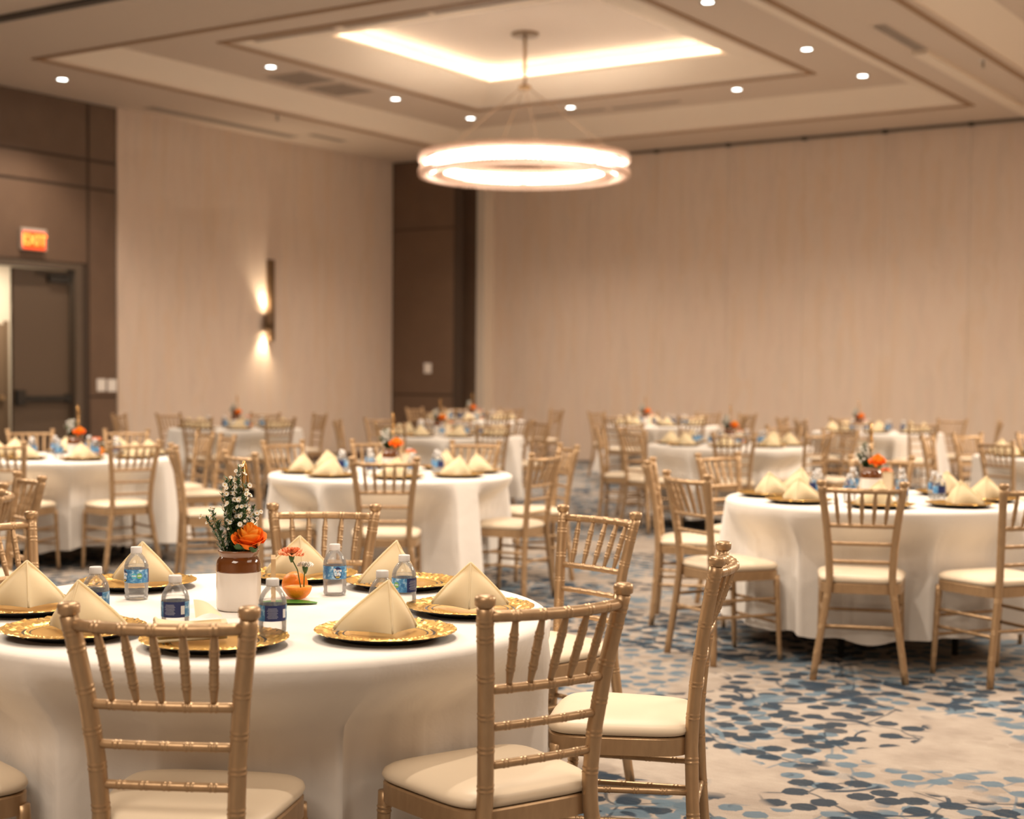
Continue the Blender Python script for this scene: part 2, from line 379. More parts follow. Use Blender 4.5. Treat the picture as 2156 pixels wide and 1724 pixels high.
# doorway: frame, closed dark leaf, corridor behind the open half
b = MB()
b.box((XL - .14, 13.72, 0), (XL + .03, 13.84, 2.86)); b.box((XL - .14, 11.5, 2.78), (XL + .03, 13.72, 2.86)); b.box((XL - .14, 11.5, 0), (XL + .03, 11.58, 2.78))
fr = b.build('trim_6', mat('door_frame', (.105, .075, .052), .5)); st(fr)
DOOR = mat('door_brown', (.115, .078, .052), .45)
b = MB(); b.box((XL - .13, 12.79, .02), (XL - .08, 13.70, 2.76)); dr = b.build('door_1', DOOR); st(dr)
b = MB(); b.box((XL - .08, 12.80, .97), (XL - .01, 12.93, 1.17)); b.box((XL - .06, 12.93, 1.02), (XL - .01, 13.66, 1.09)); b.box((XL - .08, 13.62, 1.0), (XL - .02, 13.69, 1.11))
b.build('push_bar', DARK, dr)
b = MB(); b.box((XL - .08, 13.34, 2.60), (XL - .02, 13.68, 2.69)); b.box((XL - .05, 13.15, 2.70), (XL - .03, 13.66, 2.72)); b.build('door_closer', DARK, dr)
b = MB(); b.box((XL - 2.3, 9.5, 0), (XL - 2.2, 16.5, 3.2)); b.box((XL - 2.3, 9.4, 0), (XL - .2, 9.5, 3.2)); b.box((XL - 2.3, 9.5, 3.1), (XL - .2, 16.5, 3.2)); b.box((XL - 2.3, 16.5, 0), (XL - .2, 16.6, 3.2))
st(b.build('wall_corridor', mat('corridor_paint', (.55, .47, .37), .8)))
b = MB(); b.box((XL - 2.2, 13.2, 0), (XL - 2.16, 14.28, 2.10)); b.box((XL - 2.2, 14.28, 0), (XL - 2.14, 14.33, 2.15)); d2 = b.build('door_2', mat('corridor_door', (.16, .105, .065), .5)); st(d2)
b = MB(); b.box((XL - 2.16, 14.15, 1.0), (XL - 2.10, 14.22, 1.06)); b.build('door_handle', BRASS, d2)
area('corridor_light', (XL - 1.2, 13.9, 3.05), .8, 75, col=(1, .88, .7))

# corner: brown return wall, slot with its shade put into dark colours, pale jamb
YC = 20.62
b = MB(); b.box((XL - .2, YC, 0), (-14.883, YC + .24, CZ)); b.box((XL - .2, YC + .24, 0), (-15.6, YB + .2, CZ)); wc = b.build('wall_corner', mat('panel_reveal', (.05, .03, .02), .7)); st(wc)
for z0, z1 in ((0, 1.07), (1.10, 3.88), (3.91, CZ - .01)):
    q = MB(); q.box((XL + .05, YC - .015, z0), (-14.90, YC, z1)); q.build('panel', BROWN, wc)
b = MB(); b.box((-15.6, 21.34, 0), (-14.88, YB + .2, CZ)); st(b.build('trim_7', DARK))
b = MB(); b.box((-15.6, 21.26, 0), (-14.875, 21.33, CZ)); st(b.build('trim_8', BROWN))
b = MB(); b.box((-14.868, 21.24, 0), (-14.70, YB + .1, CZ)); st(b.build('trim_9', mat('pale_jamb', (.74, .63, .51), .6)))
# far wall: movable partition panels
b = MB(); b.box((-14.9, YB + .03, 0), (XR + .2, YB + .2, CZ)); wb = b.build('wall_back', mat('partition_core', (.36, .28, .22), .8)); st(wb)
x = -14.82; edge = [-14.07 + 1.256 * i for i in range(18)]
seams = [-14.8] + [e for e in edge if e < XR]
for i in range(len(seams) - 1):
    q = MB(); q.box((seams[i] + .002, YB - .03, .02), (seams[i+1] - .002, YB + .03, CZ - .05)); q.build('panel', WPAPER, wb)
b = MB(); b.box((-14.8, YB - .05, CZ - .045), (XR, YB + .05, CZ - .005)); trk = b.build('trim_10', mat('track_grey', (.15, .12, .09), .6)); st(trk)
for e in seams[1:-1]:
    q = MB(); q.box((e - .035, YB - .065, CZ - .065), (e + .035, YB - .02, CZ - .002)); q.build('hanger', mat('hanger_dark', (.06, .05, .04), .6), trk)
b = MB(); b.box((XR, YF, 0), (XR + .2, YB + .2, CZ)); st(b.build('wall_right', WPAPER))
b = MB(); b.box((XL - .2, YF - .2, 0), (XR + .2, YF, CZ)); st(b.build('wall_front', WPAPER))
b = MB(); b.box((XL + .03, 14.5, 0), (XL + .045, 20.6, .12)); st(b.build('baseboard_left', BROWN))

# ------------------------------------------------------------------ ceiling fixtures
def downlight(x, y, z, label, power=75):
    t = empty('downlight', (x, y, z)); tag(t, label, 'ceiling light', 'round recessed downlights in the ceiling trays')
    q = MB(); q.lathe([(.085, -.006), (.085, 0), (.06, 0), (.058, -.004)], 20, cap=False); q.build('trim_ring', WHITEP, t)
    q = MB(); q.lathe([(.001, -.005), (.058, -.005)], 20, cap=False); q.build('lens', mat('downlight_lens', (1, 1, 1), emit=(.95, 1, .96), estr=9), t)
    l = bpy.data.lights.new('downlight_lamp', 'SPOT'); l.energy = power * 4.2; l.color = WARM; l.spot_size = radians(115); l.spot_blend = .8; l.shadow_soft_size = .05
    o = bpy.data.objects.new('downlight_lamp', l); COL.objects.link(o); o.parent = t; o.location = (0, 0, -.02)
    return t
DL = [(-13.24, 14.35, 5.28, 'downlight at the near corner of the tray, beside the square vents'), (-13.24, 16.9, 5.28, 'downlight midway along the tray side facing the sconce wall'),
      (-13.24, 18.73, 5.28, 'downlight in the tray corner nearest the dark brown corner wall'), (-11.48, 18.73, 5.28, 'downlight over the chandelier hub, far side of the tray'),
      (-8.86, 18.73, 5.28, 'downlight on the far tray side past the end of the glowing cove'), (-7.1, 18.73, 5.28, 'downlight in the tray corner towards the partition track'),
      (-7.1, 16.9, 5.28, 'downlight midway along the tray side opposite the sconce wall'), (-7.1, 14.28, 5.28, 'downlight cut by the top edge of the photo'),
      (-15.22, 12.71, 5.05, 'single downlight on the flat ceiling above the exit door')]
for d in DL: downlight(*d)
for i, (x, y) in enumerate(((-13.2, 8.6), (-9.9, 8.6), (-7.3, 8.6), (-3.6, 8.6), (-.6, 8.8), (-4.6, 5.6), (-1.3, 2.6), (-3.2, 4.4))):  # unseen spots, added to brighten the nearer tables
    l = bpy.data.lights.new('bay_fill_spot', 'SPOT'); l.energy = 235; l.color = WARM; l.spot_size = radians(110); l.spot_blend = .8; l.shadow_soft_size = .06
    o = bpy.data.objects.new('bay_fill_spot', l); COL.objects.link(o); o.location = (x, y, 5.0)

# chandelier
CHX, CHY, RZ, RR = -10.51, 16.04, 4.04, 1.19
ch = empty('ring_chandelier', (CHX, CHY, RZ)); tag(ch, 'large glowing crystal ring chandelier hanging from the coved ceiling tray', 'chandelier')
q = MB(); q.lathe([(.17, 1.625), (.175, 1.63), (.175, 1.66), (.001, 1.66)], 28, cap=False); q.lathe([(.001, 1.625), (.17, 1.625)], 28, cap=False); q.build('canopy', BRONZE, ch)
q = MB(); q.lathe([(.022, 1.02), (.022, 1.63)], 10); q.build('stem', mat('champagne_rod', (.50, .36, .24), .4, .5), ch)
q = MB(); q.lathe([(.03, .95), (.085, .97), (.085, 1.0), (.03, 1.03)], 14); q.build('hub', BRASS, ch)
for k in range(4):
    a = radians(20 + 90 * k); q = MB(); q.tube([(.05 * cos(a), .05 * sin(a), .98), (RR * cos(a), RR * sin(a), .1)], .006, 6); q.build('suspension_cable', mat('champagne_rod', (1, 1, 1)), ch)
GLOW = mat('chandelier_glow', (1, 1, 1), emit=(1, .88, .74), estr=15)
def arc(a0, a1, r, z, n=14): return [(r * cos(a0 + (a1 - a0) * i / n), r * sin(a0 + (a1 - a0) * i / n), z) for i in range(n + 1)]
base_a = atan2(VF.y, VF.x)
for k in range(8):
    a0 = base_a + k * pi / 4 + .008; q = MB(); q.tube(arc(a0, a0 + pi / 4 - .016, RR, 0), .061, 10); q.build('light_tube', GLOW, ch)
for k in range(8):
    a = base_a + k * pi / 4; q = MB(); q.tube([(RR * cos(a - .007), RR * sin(a - .007), 0), (RR * cos(a + .007), RR * sin(a + .007), 0)], .066, 10); q.build('joint', BRASS, ch)
q = MB()
for r in (RR - .115, RR + .115):
    for z in (.10, -.10): q.tube(arc(0, 2 * pi, r - (.02 if r > RR else -.02), z, 72), .006, 5, caps=False)
q.build('ring_frame', BRASS, ch)
CRY = bpy.data.materials.new('crystal_bead'); CRY.use_nodes = True; t = CRY.node_tree; bs = t.nodes['Principled BSDF']
bs.inputs['Base Color'].default_value = (.80, .68, .60, 1); bs.inputs['Roughness'].default_value = .15; bs.inputs['Specular IOR Level'].default_value = .8
tr_ = t.nodes.new('ShaderNodeBsdfTranslucent'); tr_.inputs[0].default_value = (.80, .66, .56, 1); tp = t.nodes.new('ShaderNodeBsdfTransparent')
m1 = t.nodes.new('ShaderNodeMixShader'); m1.inputs[0].default_value = .5; m2 = t.nodes.new('ShaderNodeMixShader'); m2.inputs[0].default_value = .02
t.links.new(bs.outputs[0], m1.inputs[1]); t.links.new(tr_.outputs[0], m1.inputs[2]); t.links.new(m1.outputs[0], m2.inputs[1]); t.links.new(tp.outputs[0], m2.inputs[2])
t.links.new(m2.outputs[0], t.nodes['Material Output'].inputs[0])
q = MB()
for row, (dr_, z, rad) in enumerate(((.125, .07, .025), (.138, .035, .025), (.142, 0, .025), (.138, -.035, .025), (.125, -.07, .025), (.10, -.10, .025), (.07, -.12, .025), (.03, -.13, .013),
                                     (-.125, .07, .025), (-.138, .035, .025), (-.142, 0, .025), (-.138, -.035, .025), (-.125, -.07, .025), (-.10, -.10, .025), (-.07, -.12, .025), (-.03, -.13, .013),
                                     (.10, .10, .025), (.065, .12, .025), (-.10, .10, .025), (-.065, .12, .025), (.125, -.115, .025), (-.125, -.115, .025), (.125, .115, .025))):
    if abs(z) < .04 : continue
    n = int(2 * pi * (RR + dr_) / .058)
    for i in range(n):
        a = 2 * pi * (i + .5 * (row % 2)) / n; r = RR + dr_; c = (r * cos(a), r * sin(a), z); d = rad
        q.add([(c[0] + d, c[1], c[2]), (c[0], c[1] + d, c[2]), (c[0] - d, c[1], c[2]), (c[0], c[1] - d, c[2]), (c[0], c[1], c[2] + d * 1.25), (c[0], c[1], c[2] - d * 1.25)],
              [(0, 1, 4), (1, 2, 4), (2, 3, 4), (3, 0, 4), (1, 0, 5), (2, 1, 5), (3, 2, 5), (0, 3, 5)], 0, False)
tag(q.build('crystal_beads', CRY, ch, fix=False), kind='stuff')

# vents and small ceiling things
def vent(x0, x1, y0, y1, z, n, label, grp, along='y'):
    t = empty('ceiling_vent', ((x0 + x1) / 2, (y0 + y1) / 2, z)); tag(t, label, 'vent', grp); hx, hy = (x1 - x0) / 2, (y1 - y0) / 2
    q = MB(); q.box((-hx, -hy, -.006), (hx, hy, 0)); q.build('frame', mat('vent_frame', (.62, .51, .41), .7), t)
    for i in range(n):
        if along == 'y': a = -hx + .02 + (2 * hx - .04) * (i + .5) / n; w0 = (2 * hx - .04) / n * .3; bx = ((a - w0, -hy + .03, -.014), (a + w0, hy - .03, -.006))
        else: a = -hy + .02 + (2 * hy - .04) * (i + .5) / n; w0 = (2 * hy - .04) / n * .3; bx = ((-hx + .03, a - w0, -.014), (hx - .03, a + w0, -.006))
        q = MB(); q.box(*bx); q.build('slat', VENT, t)
    return t
G = 'vents set in the ceiling'
vent(-15.88, -15.62, 14.6, 17.6, CZ, 3, 'long slot vent along the ceiling edge above the sconce wall', G)
vent(-15.45, -15.25, 17.5, 18.3, CZ, 2, 'short slot vent at the far end of the long slot vent', G)
vent(-13.75, -13.05, 14.75, 15.45, 5.28, 5, 'square ceiling vent beside the near corner downlight', G, 'x')
vent(-13.8, -13.1, 15.6, 16.3, 5.28, 5, 'square ceiling vent second from the near corner downlight', G, 'x')
vent(-5.70, -5.52, 15.2, 16.6, CZ, 3, 'dark slot vent on the flat ceiling between the two trays', G)
vent(-12.35, -11.1, 19.02, 19.14, 5.28, 2, 'slim slot vent on the far tray side, towards the corner', G, 'x')
vent(-11.0, -9.9, 19.02, 19.14, 5.28, 2, 'slim slot vent on the far tray side, above the chandelier', G, 'x')
for i, (x0, x1) in enumerate(((-12.4, -11.15), (-11.05, -9.85), (-9.8, -8.5))):
    vent(x0, x1, 13.1, 13.2, 5.28, 1, ['slim slot vent on the near tray edge, sconce-wall end', 'slim slot vent on the near tray edge, between two others', 'slim slot vent on the near tray edge, last towards the partition'][i], G, 'x')
b = MB(); b.box((-5.72, 16.6, CZ - .05), (-5.55, 21.4, CZ)); st(b.build('trim_11', CEIL2))
for x, y, z, lb in ((-14.6, 15.96, CZ, 'small ceiling sprinkler beside the long slot vent'), (-5.2, 17.5, CZ, 'small ceiling sprinkler beyond the dark slot vent'),):
    t = empty('sprinkler', (x, y, z)); tag(t, lb, 'sprinkler', 'sprinklers on the ceiling')
    q = MB(); q.lathe([(.05, -.006), (.05, 0)], 14); q.build('escutcheon', WHITEP, t)
    q = MB(); q.lathe([(.014, -.09), (.03, -.085), (.03, -.08), (.012, -.075), (.012, -.006)], 10); q.build('sprinkler_head', mat('steel', (.4, .36, .3), .4, .6), t)

# sconce, exit sign, switches
t = empty('wall_sconce', (XL + .03, 17.45, 2.2)); t.name = 'wall_lamp'; tag(t, 'tall slim bronze sconce throwing light up and down the patterned wall', 'wall lamp')
q = MB(); q.box((0, .0, -.28), (.075, .11, .98)); q.build('back_bar', BRONZE, t)
q = MB(); T = Matrix.Translation((.10, -.06, 0)); q.lathe([(.055, -.11), (.06, -.11), (.06, .13), (.055, .13), (.055, .10), (.002, .10)], 18, T=T, cap=False); q.lathe([(.055, -.08), (.002, -.08)], 18, T=T, cap=False); q.build('lamp_cylinder', BRONZE, t)
for s_, z in ((1, .105), (-1, -.085)):
    q = MB(); q.lathe([(.002, z), (.05, z)], 16, T=T, cap=False); q.build('bulb', mat('sconce_bulb', (1, 1, 1), emit=(1, .8, .55), estr=60), t)
    l = bpy.data.lights.new('sconce_lamp', 'SPOT'); l.energy = 55; l.color = (1, .82, .58); l.spot_size = radians(95); l.spot_blend = 1; l.shadow_soft_size = .03
    o = bpy.data.objects.new('sconce_lamp', l); COL.objects.link(o); o.parent = t; o.location = (.10, -.06, z + .04 * s_); o.rotation_euler = (0, 0, 0) if s_ < 0 else (pi, 0, 0)
def text(name, s, size, m, parent, loc, rot, extrude=.002, bold=0.0):
    c = bpy.data.curves.new(name, 'FONT'); c.body = s; c.size = size; c.extrude = extrude; c.offset = bold; c.align_x = 'CENTER'; c.align_y = 'CENTER'; c.resolution_u = 3
    o = bpy.data.objects.new(name, c); COL.objects.link(o); bpy.context.view_layer.update()
    me = bpy.data.meshes.new_from_object(o.evaluated_get(bpy.context.evaluated_depsgraph_get())); bpy.data.objects.remove(o); bpy.data.curves.remove(c)
    me.materials.clear(); me.materials.append(m); return place(name, me, parent, loc, rot)
t = empty('exit_sign', (XL + .015, 13.02, 3.13)); tag(t, 'glowing red-orange EXIT sign on the brown wall above the door', 'sign')
q = MB(); q.box((0, -.21, -.14), (.06, .19, .14)); q.build('housing', mat('sign_housing', (.5, .44, .38), .4), t)
q = MB(); q.box((.06, -.19, -.13), (.066, .17, .10)); q.build('sign_face', mat('sign_red', (.2, .01, .0), .4, emit=(1, .07, .005), estr=1.5), t)
text('lettering', 'EXIT', .19, mat('exit_letters', (1, .3, .1), .4, emit=(1, .17, .02), estr=3.2), t, (.069, -.01, -.015), (pi / 2, 0, pi / 2), bold=.004)
def switch(loc, rz, label, gang=1):
    t = empty('switch_plate', loc, rz); tag(t, label, 'switch', 'white switch plates')
    w0 = .045 * gang + .03; q = MB(); q.box((0, -w0, -.085), (.008, w0, .085)); q.build('plate', WHITEP, t)
    for i in range(gang):
        yc = (i - (gang - 1) / 2) * .09; q = MB(); q.box((.008, yc - .018, -.035), (.014, yc + .018, .035)); q.build('rocker', mat('rocker', (.85, .80, .74), .4), t)
switch((XL + .015, 14.17, 1.235), 0, 'white switch plate by the door frame')
switch((XL + .015, 14.36, 1.23), 0, 'white switch plate at the edge of the patterned wall')
switch((-15.42, YC - .015, 1.535), -pi / 2, 'small white plate alone on the dark corner wall')

# ------------------------------------------------------------------ chair
def ringed(length, r, rings, n=10, taper0=1.0, taper1=1.0, rr=None):
    """lathe profile along z with pairs of small raised rings"""
    rr = rr or r * 1.16; cuts = {0.0: r * taper0, length: r * taper1}
    def rad(z):
        u = z / length; return r * (taper0 + (taper1 - taper0) * u)
    p = [(rad(0), 0)]
    for z in sorted(rings):
        for dz in (-.0045, .0045):
            c = z + dz; p += [(rad(c), c - .003), (rad(c) * (rr / r), c - .0015), (rad(c) * (rr / r), c + .0015), (rad(c), c + .003)]
    p.append((rad(length), length)); return p
def along(mb, a, b_, r, rings_u, n=10, bow=0, bowdir=(0, -1, 0), taper=None, rr=1.10):
    """bamboo rod from a to b_ with ring pairs, optionally bowed"""
    a = Vector(a); b_ = Vector(b_); L = (b_ - a).length; us = [0.0]; rs = [1.0]
    def tp(u): return taper(u) if taper else 1.0
    rs = [tp(0)]
    marks = []
    for u in rings_u:
        for dz in (-.005, .005):
            c = u + dz / L; marks += [(c - .0032 / L, 1), (c - .0014 / L, rr), (c + .0014 / L, rr), (c + .0032 / L, 1)] + ([(c - .0060 / L, 1)] if dz < 0 else [(c + .0060 / L, 1)])
    extra = [(i / 12, 1) for i in range(1, 12)] if (bow or taper) else []
    marks = sorted([m_ for m_ in marks] + [e for e in extra if all(abs(e[0] - u) > .018 / L for u in rings_u)])
    pts = [a]; rad = [r * tp(0)]
    for u, k in marks:
        p = a.lerp(b_, u) + Vector(bowdir) * bow * (1 - (2 * u - 1) ** 2); pts.append(p); rad.append(r * k * tp(u))
    pts.append(b_); rad.append(r * tp(1))
    mb.tube(pts, rad, n)
def curve_at(pts, z):
    for (a, b_) in zip(pts, pts[1:]):
        if a[2] <= z <= b_[2]:
            u = (z - a[2]) / (b_[2] - a[2]); return Vector(a).lerp(Vector(b_), u)
    return Vector(pts[-1])
POST = [(.206, -.225, 0), (.190, -.214, .12), (.164, -.203, .28), (.143, -.197, .42), (.139, -.198, .48), (.145, -.208, .60), (.158, -.226, .73), (.175, -.247, .85), (.182, -.257, .897)]
def make_chair():
    t = empty('banquet_chair')
    for s in (-1, 1):
        P = [(p[0] * s, p[1], p[2]) for p in POST]; q = MB(); pts = []; rad = []
        zs = sorted([0, .06, .14, .20, .28, .35, .42, .46, .55, .60, .68, .73, .80, .85, .897] + [z + d for z in (.13, .245, .385, .50, .585, .66, .745, .83, .865) for d in (-.0105, -.0085, -.0065, -.0035, -.002, .002, .0035, .0065, .0085, .0105)])
        for z in zs:
            pts.append(curve_at(P, z)); ring_ = any(abs(abs(z - c) - .005) < .0016 for c in (.13, .245, .385, .50, .585, .66, .745, .83, .865))
            r = .0170 + .0015 * min(1, z / .4); rad.append(r * (1.055 if ring_ else 1))
        q.tube(pts, rad, 8); top = Vector(P[-1])
        q.lathe([(.015, -.006), (.0155, .0), (.0215, .004), (.0225, .016), (.0205, .023), (.012, .026)], 14, c=top)
        q.build('back_post', GOLD, t)
        q = MB(); along(q, (.184 * s, .152, .42), (.194 * s, .175, 0), .0165, (.10, .33, .55, .80), 10, taper=lambda u: 1 - .28 * u); q.build('front_leg', GOLD, t)
    for k, (z, nm, bow, r) in enumerate(((.877, 'top_rail', .042, .0128), (.715, 'back_rail', .012, .0105), (.632, 'back_rail', .007, .0095), (.548, 'back_rail', .004, .0095))):
        c = curve_at(POST, z); q = MB(); along(q, (-c.x, c.y, z), (c.x, c.y, z), r, (.17, .335, .5, .665, .83), 9, bow=bow); q.build(nm, GOLD, t)
    for i in range(5):
        u = .17 + .165 * i; a = curve_at(POST, .877); c = curve_at(POST, .715); bw = 1 - (2 * u - 1) ** 2
        p0 = (-c.x + 2 * c.x * u, c.y - .012 * bw, .720); p1 = (-a.x + 2 * a.x * u, a.y - .042 * bw, .872); q = MB()
        along(q, p0, p1, .0098, (.27, .5, .73), 8, taper=lambda v: .62 + .38 * min(1, min(v, 1 - v) / .25)); q.build('spindle', GOLD, t)
    def seat_outline(gr=0.0, n=48):
        o = []
        for i in range(n):
            a = 2 * pi * i / n; c, s_ = cos(a), sin(a); e = .36
            x = abs(c) ** e * (1 if c > 0 else -1); y = abs(s_) ** e * (1 if s_ > 0 else -1)
            w0 = .180 + .030 * (y + 1) / 2; o.append((x * (w0 + gr), -.008 + y * (.186 + gr) + (.008 * (1 - x * x) if y > 0 else 0)))
        return o
    q = MB(); o1 = seat_outline(0); o0 = seat_outline(-.028); n = len(o1)
    v = [(x, y, .400) for x, y in o1] + [(x, y, .443) for x, y in o1] + [(x, y, .447) for x, y in seat_outline(-.004)] + [(x, y, .447) for x, y in o0] + [(x, y, .400) for x, y in o0]
    q.add(v, [(j * n + i, j * n + (i + 1) % n, ((j + 1) % 5) * n + (i + 1) % n, ((j + 1) % 5) * n + i) for j in range(5) for i in range(n)]); sharp(q.build('seat_frame', GOLD, t), 40)
    q = MB(); lay = [(-.012, .447), (-.001, .452), (.003, .462), (-.001, .473), (-.012, .481), (-.035, .488), (-.08, .493), (-.14, .495)]
    v = []
    for g, z in lay: v += [(x, y, z) for x, y in seat_outline(g)]
    v.append((0, -.008, .496)); f = [(j * n + i, j * n + (i + 1) % n, (j + 1) * n + (i + 1) % n, (j + 1) * n + i) for j in range(len(lay) - 1) for i in range(n)]
    k = (len(lay) - 1) * n; f += [(k + i, k + (i + 1) % n, len(v) - 1) for i in range(n)]; f.append(tuple(reversed(range(n))))
    q.add(v, f); q.build('seat_cushion', VINYL, t)
    for s in (-1, 1):
        for z in (.305, .225):
            c = curve_at(POST, z); q = MB(); along(q, (c.x * s, c.y, z), (.187 * s, .163, z), .0085, (.2, .4, .6, .8), 8); q.build('stretcher', GOLD, t)
    for z in (.275, .185):
        q = MB(); along(q, (-.188, .164, z), (.188, .164, z), .0085, (.2, .4, .6, .8), 8); q.build('stretcher', GOLD, t)
    c = curve_at(POST, .25); q = MB(); along(q, (-c.x, c.y, .25), (c.x, c.y, .25), .0085, (.2, .4, .6, .8), 8); q.build('stretcher', GOLD, t)
    index(t); return t
CHAIR0 = make_chair(); first = [True]
SEATS = []
def chair(back, face, label, group):
    """back: xy under the top rail; face: degrees the sitter would look"""
    d = Vector((cos(radians(face)), sin(radians(face)))); c = Vector(back) + d * .257; rz = radians(face) - pi / 2; SEATS.append((c.x, c.y, radians(face)))
    if first[0]:
        first[0] = False; CHAIR0.location = (c.x, c.y, 0); CHAIR0.rotation_euler = (0, 0, rz); tag(CHAIR0, label, 'chair', group); return CHAIR0
    o = dup(CHAIR0, (c.x, c.y, 0), rz, label, group); o['category'] = 'chair'; return o

# ------------------------------------------------------------------ tables
TABLES = {  # x, y, name used in labels, group word
 'A': (-2.72, 2.89, 'the table in sharp focus', 'the table in focus'),
 'B': (-2.74, 7.53, 'second-row table away from the door', 'the second-row table away from the door'),
 'C': (-5.93, 7.54, 'middle table of the second row', 'the second-row middle table'),
 'D': (-8.92, 7.54, 'second-row table towards the door', 'the second-row table towards the door'),
 'E': (-12.46, 12.91, 'third-row table by the sconce wall', 'the third-row table by the sconce wall'),
 'F': (-9.35, 12.9, 'third-row table before the dark corner', 'the third-row table before the dark corner'),
 'G': (-6.12, 12.9, 'third-row table before the pale partition', 'the third-row table before the partition'),
 'H': (-3.05, 12.9, 'third-row table cut by the frame edge', 'the third-row table cut by the frame'),
 'I': (-12.6, 17.9, 'last-row table at the dark corner', 'the last-row table at the dark corner'),
 'J': (-9.5, 17.9, 'middle table of the last row', 'the last-row middle table'),
 'K': (-6.4, 17.6, 'last-row table away from the corner', 'the last-row table away from the corner')}
OCT = ['front side', 'front corner away from door', 'side away from door', 'back corner away from door', 'back side', 'back corner towards door', 'door side', 'front corner towards door']
def make_cloth(seed, spin, seats=()):
    """spin: how far the linen is turned; seats: (dx, dy, facing) of the chairs drawn up to it, whose seats press the drop inwards"""
    rnd = random.Random(seed); n = 260; R = .768; ph = [rnd.uniform(0, 2 * pi) for _ in range(6)]
    ks = [7, 11, 16, 23]
    def fold(a):
        a = a + spin
        s = .30 * sin(ks[0] * a + ph[0]) + .45 * sin(ks[1] * a + ph[1] + .9 * sin(3 * a + ph[4])) + .38 * sin(ks[2] * a + ph[2] + 1.2 * sin(2 * a + ph[5])) + .14 * sin(ks[3] * a + ph[3])
        return s
    v = []; f = []; rings = [.001, .3, .6, .72]
    for r in rings:
        for i in range(n):
            a = 2 * pi * i / n; v.append((r * cos(a), r * sin(a), .764))
    for r, z in ((R - .022, .7635), (R - .008, .760), (R, .753), (R + .003, .742)):
        for i in range(n): a = 2 * pi * i / n; v.append((r * cos(a), r * sin(a), z))
    lim = []
    for i in range(n):
        a = 2 * pi * i / n; L = 9.0
        for dx, dy, fa in seats:
            f_x, f_y = cos(fa), sin(fa)
            for st_ in range(60):
                r = .30 + st_ * .012; px, py = r * cos(a) - dx, r * sin(a) - dy
                if r > .50 and abs(px * f_y - py * f_x) < .236 and -.30 < px * f_x + py * f_y < .205: L = min(L, r - .012); break
        lim.append(L)
    lim = [min(lim[(i + d) % n] + .004 * d * d for d in range(-7, 8)) for i in range(n)]
    for j in range(1, 15):
        u = j / 14
        for i in range(n):
            a = 2 * pi * i / n; fo = fold(a)
            pleat = max(-.9, min(1.3, fo)); r = R + .003 + .075 * u + .072 * pleat * u ** .75 * (.35 + .65 * u)
            z = .742 - (.742 - .135) * u + .02 * u * sin(2 * a + ph[0]) + .012 * u * sin(5 * a + ph[3]) - .012 * u * pleat
            k = min(1, max(0, (.742 - z) / .19)); k = k * k * (3 - 2 * k)
            if lim[i] < r: r = r + (lim[i] + .016 * pleat - .008 - r) * k
            a2 = a + (.014 if lim[i] > 2 else .003) * u * sin(16 * a + ph[1]); v.append((r * cos(a2), r * sin(a2), max(.02, z)))
    m = len(v) // n
    for j in range(m - 1):
        for i in range(n): f.append((j * n + i, j * n + (i + 1) % n, (j + 1) * n + (i + 1) % n, (j + 1) * n + i))
    f.append(tuple(range(n)))
    q = MB(); q.add(v, f); return q.mesh('tablecloth', LINEN)
TOPM = mat('table_edge', (.30, .22, .15), .6)
def make_table():
    t = empty('round_table'); q = MB(); q.lathe([(.70, .725), (.757, .727), (.759, .750), (.75, .755)], 48); q.build('tabletop', TOPM, t)
    for k in range(4):
        a = pi / 4 + k * pi / 2 + .15; q = MB(); q.tube([(.43 * cos(a), .43 * sin(a), .725), (.43 * cos(a), .43 * sin(a), 0)], .016, 8); q.build('leg', DARK, t)
    for s in (-1, 1):
        a0 = pi / 4 * s + .15; a1 = pi - pi / 4 * s + .15
        q = MB(); q.tube([(.43 * cos(a0), .43 * sin(a0), .1), (.43 * cos(a1), .43 * sin(a1), .1)], .011, 6); q.build('crossbar', DARK, t)
    index(t); return t
TABLE0 = make_table()
for i, (k, (x, y, nm, gp)) in enumerate(TABLES.items()):
    lab = 'round folding table hidden under its cloth, ' + nm
    if i == 0: TABLE0.location = (x, y, 0); tag(TABLE0, lab, 'table', 'round banquet tables'); o = TABLE0
    else: o = dup(TABLE0, (x, y, 0), i * .7, lab)
    if k == 'B': o.rotation_euler = (0, 0, .62)

# chairs round the focus table (hand placed)
GA = 'chairs round the table in focus'
chair((-2.20, 2.065), 118, 'gold chair back-on before the toppled napkin of the table in focus', GA)
chair((-1.69, 2.72), 158, 'gold chair at the front aisle side of the table in focus', GA)
chair((-1.75, 3.64), 203, 'gold chair seen edge-on, seat pointing at the table in focus', GA)
chair((-2.64, 4.52), 254, 'gold chair pulled out behind the edge-on chair, tall back tilted', GA)
chair((-3.50, 4.07), 303, 'gold chair behind the table in focus, facing the orange rose vase', GA)
chair((-4.02, 3.06), 8, 'gold chair at the door side of the table in focus, cut by frame', GA)
chair((-3.00, 1.80), 76, 'gold chair at the frame corner with only its seat showing', GA)
chair((-5.59, 4.47), 248, 'empty gold chair edge-on behind the cropped chair, door side', 'chairs of the unseen neighbouring table')
chair((-5.06, 3.91), 230, 'gold chair post just inside the frame edge, door side', 'chairs of the unseen neighbouring table')
def tpos(k, az, r):
    """point r from table k's centre; az degrees from the side facing the visitor, positive towards the partition end"""
    x, y = TABLES[k][:2]; a = atan2(-y, -x) + radians(az); return Vector((x + r * cos(a), y + r * sin(a)))
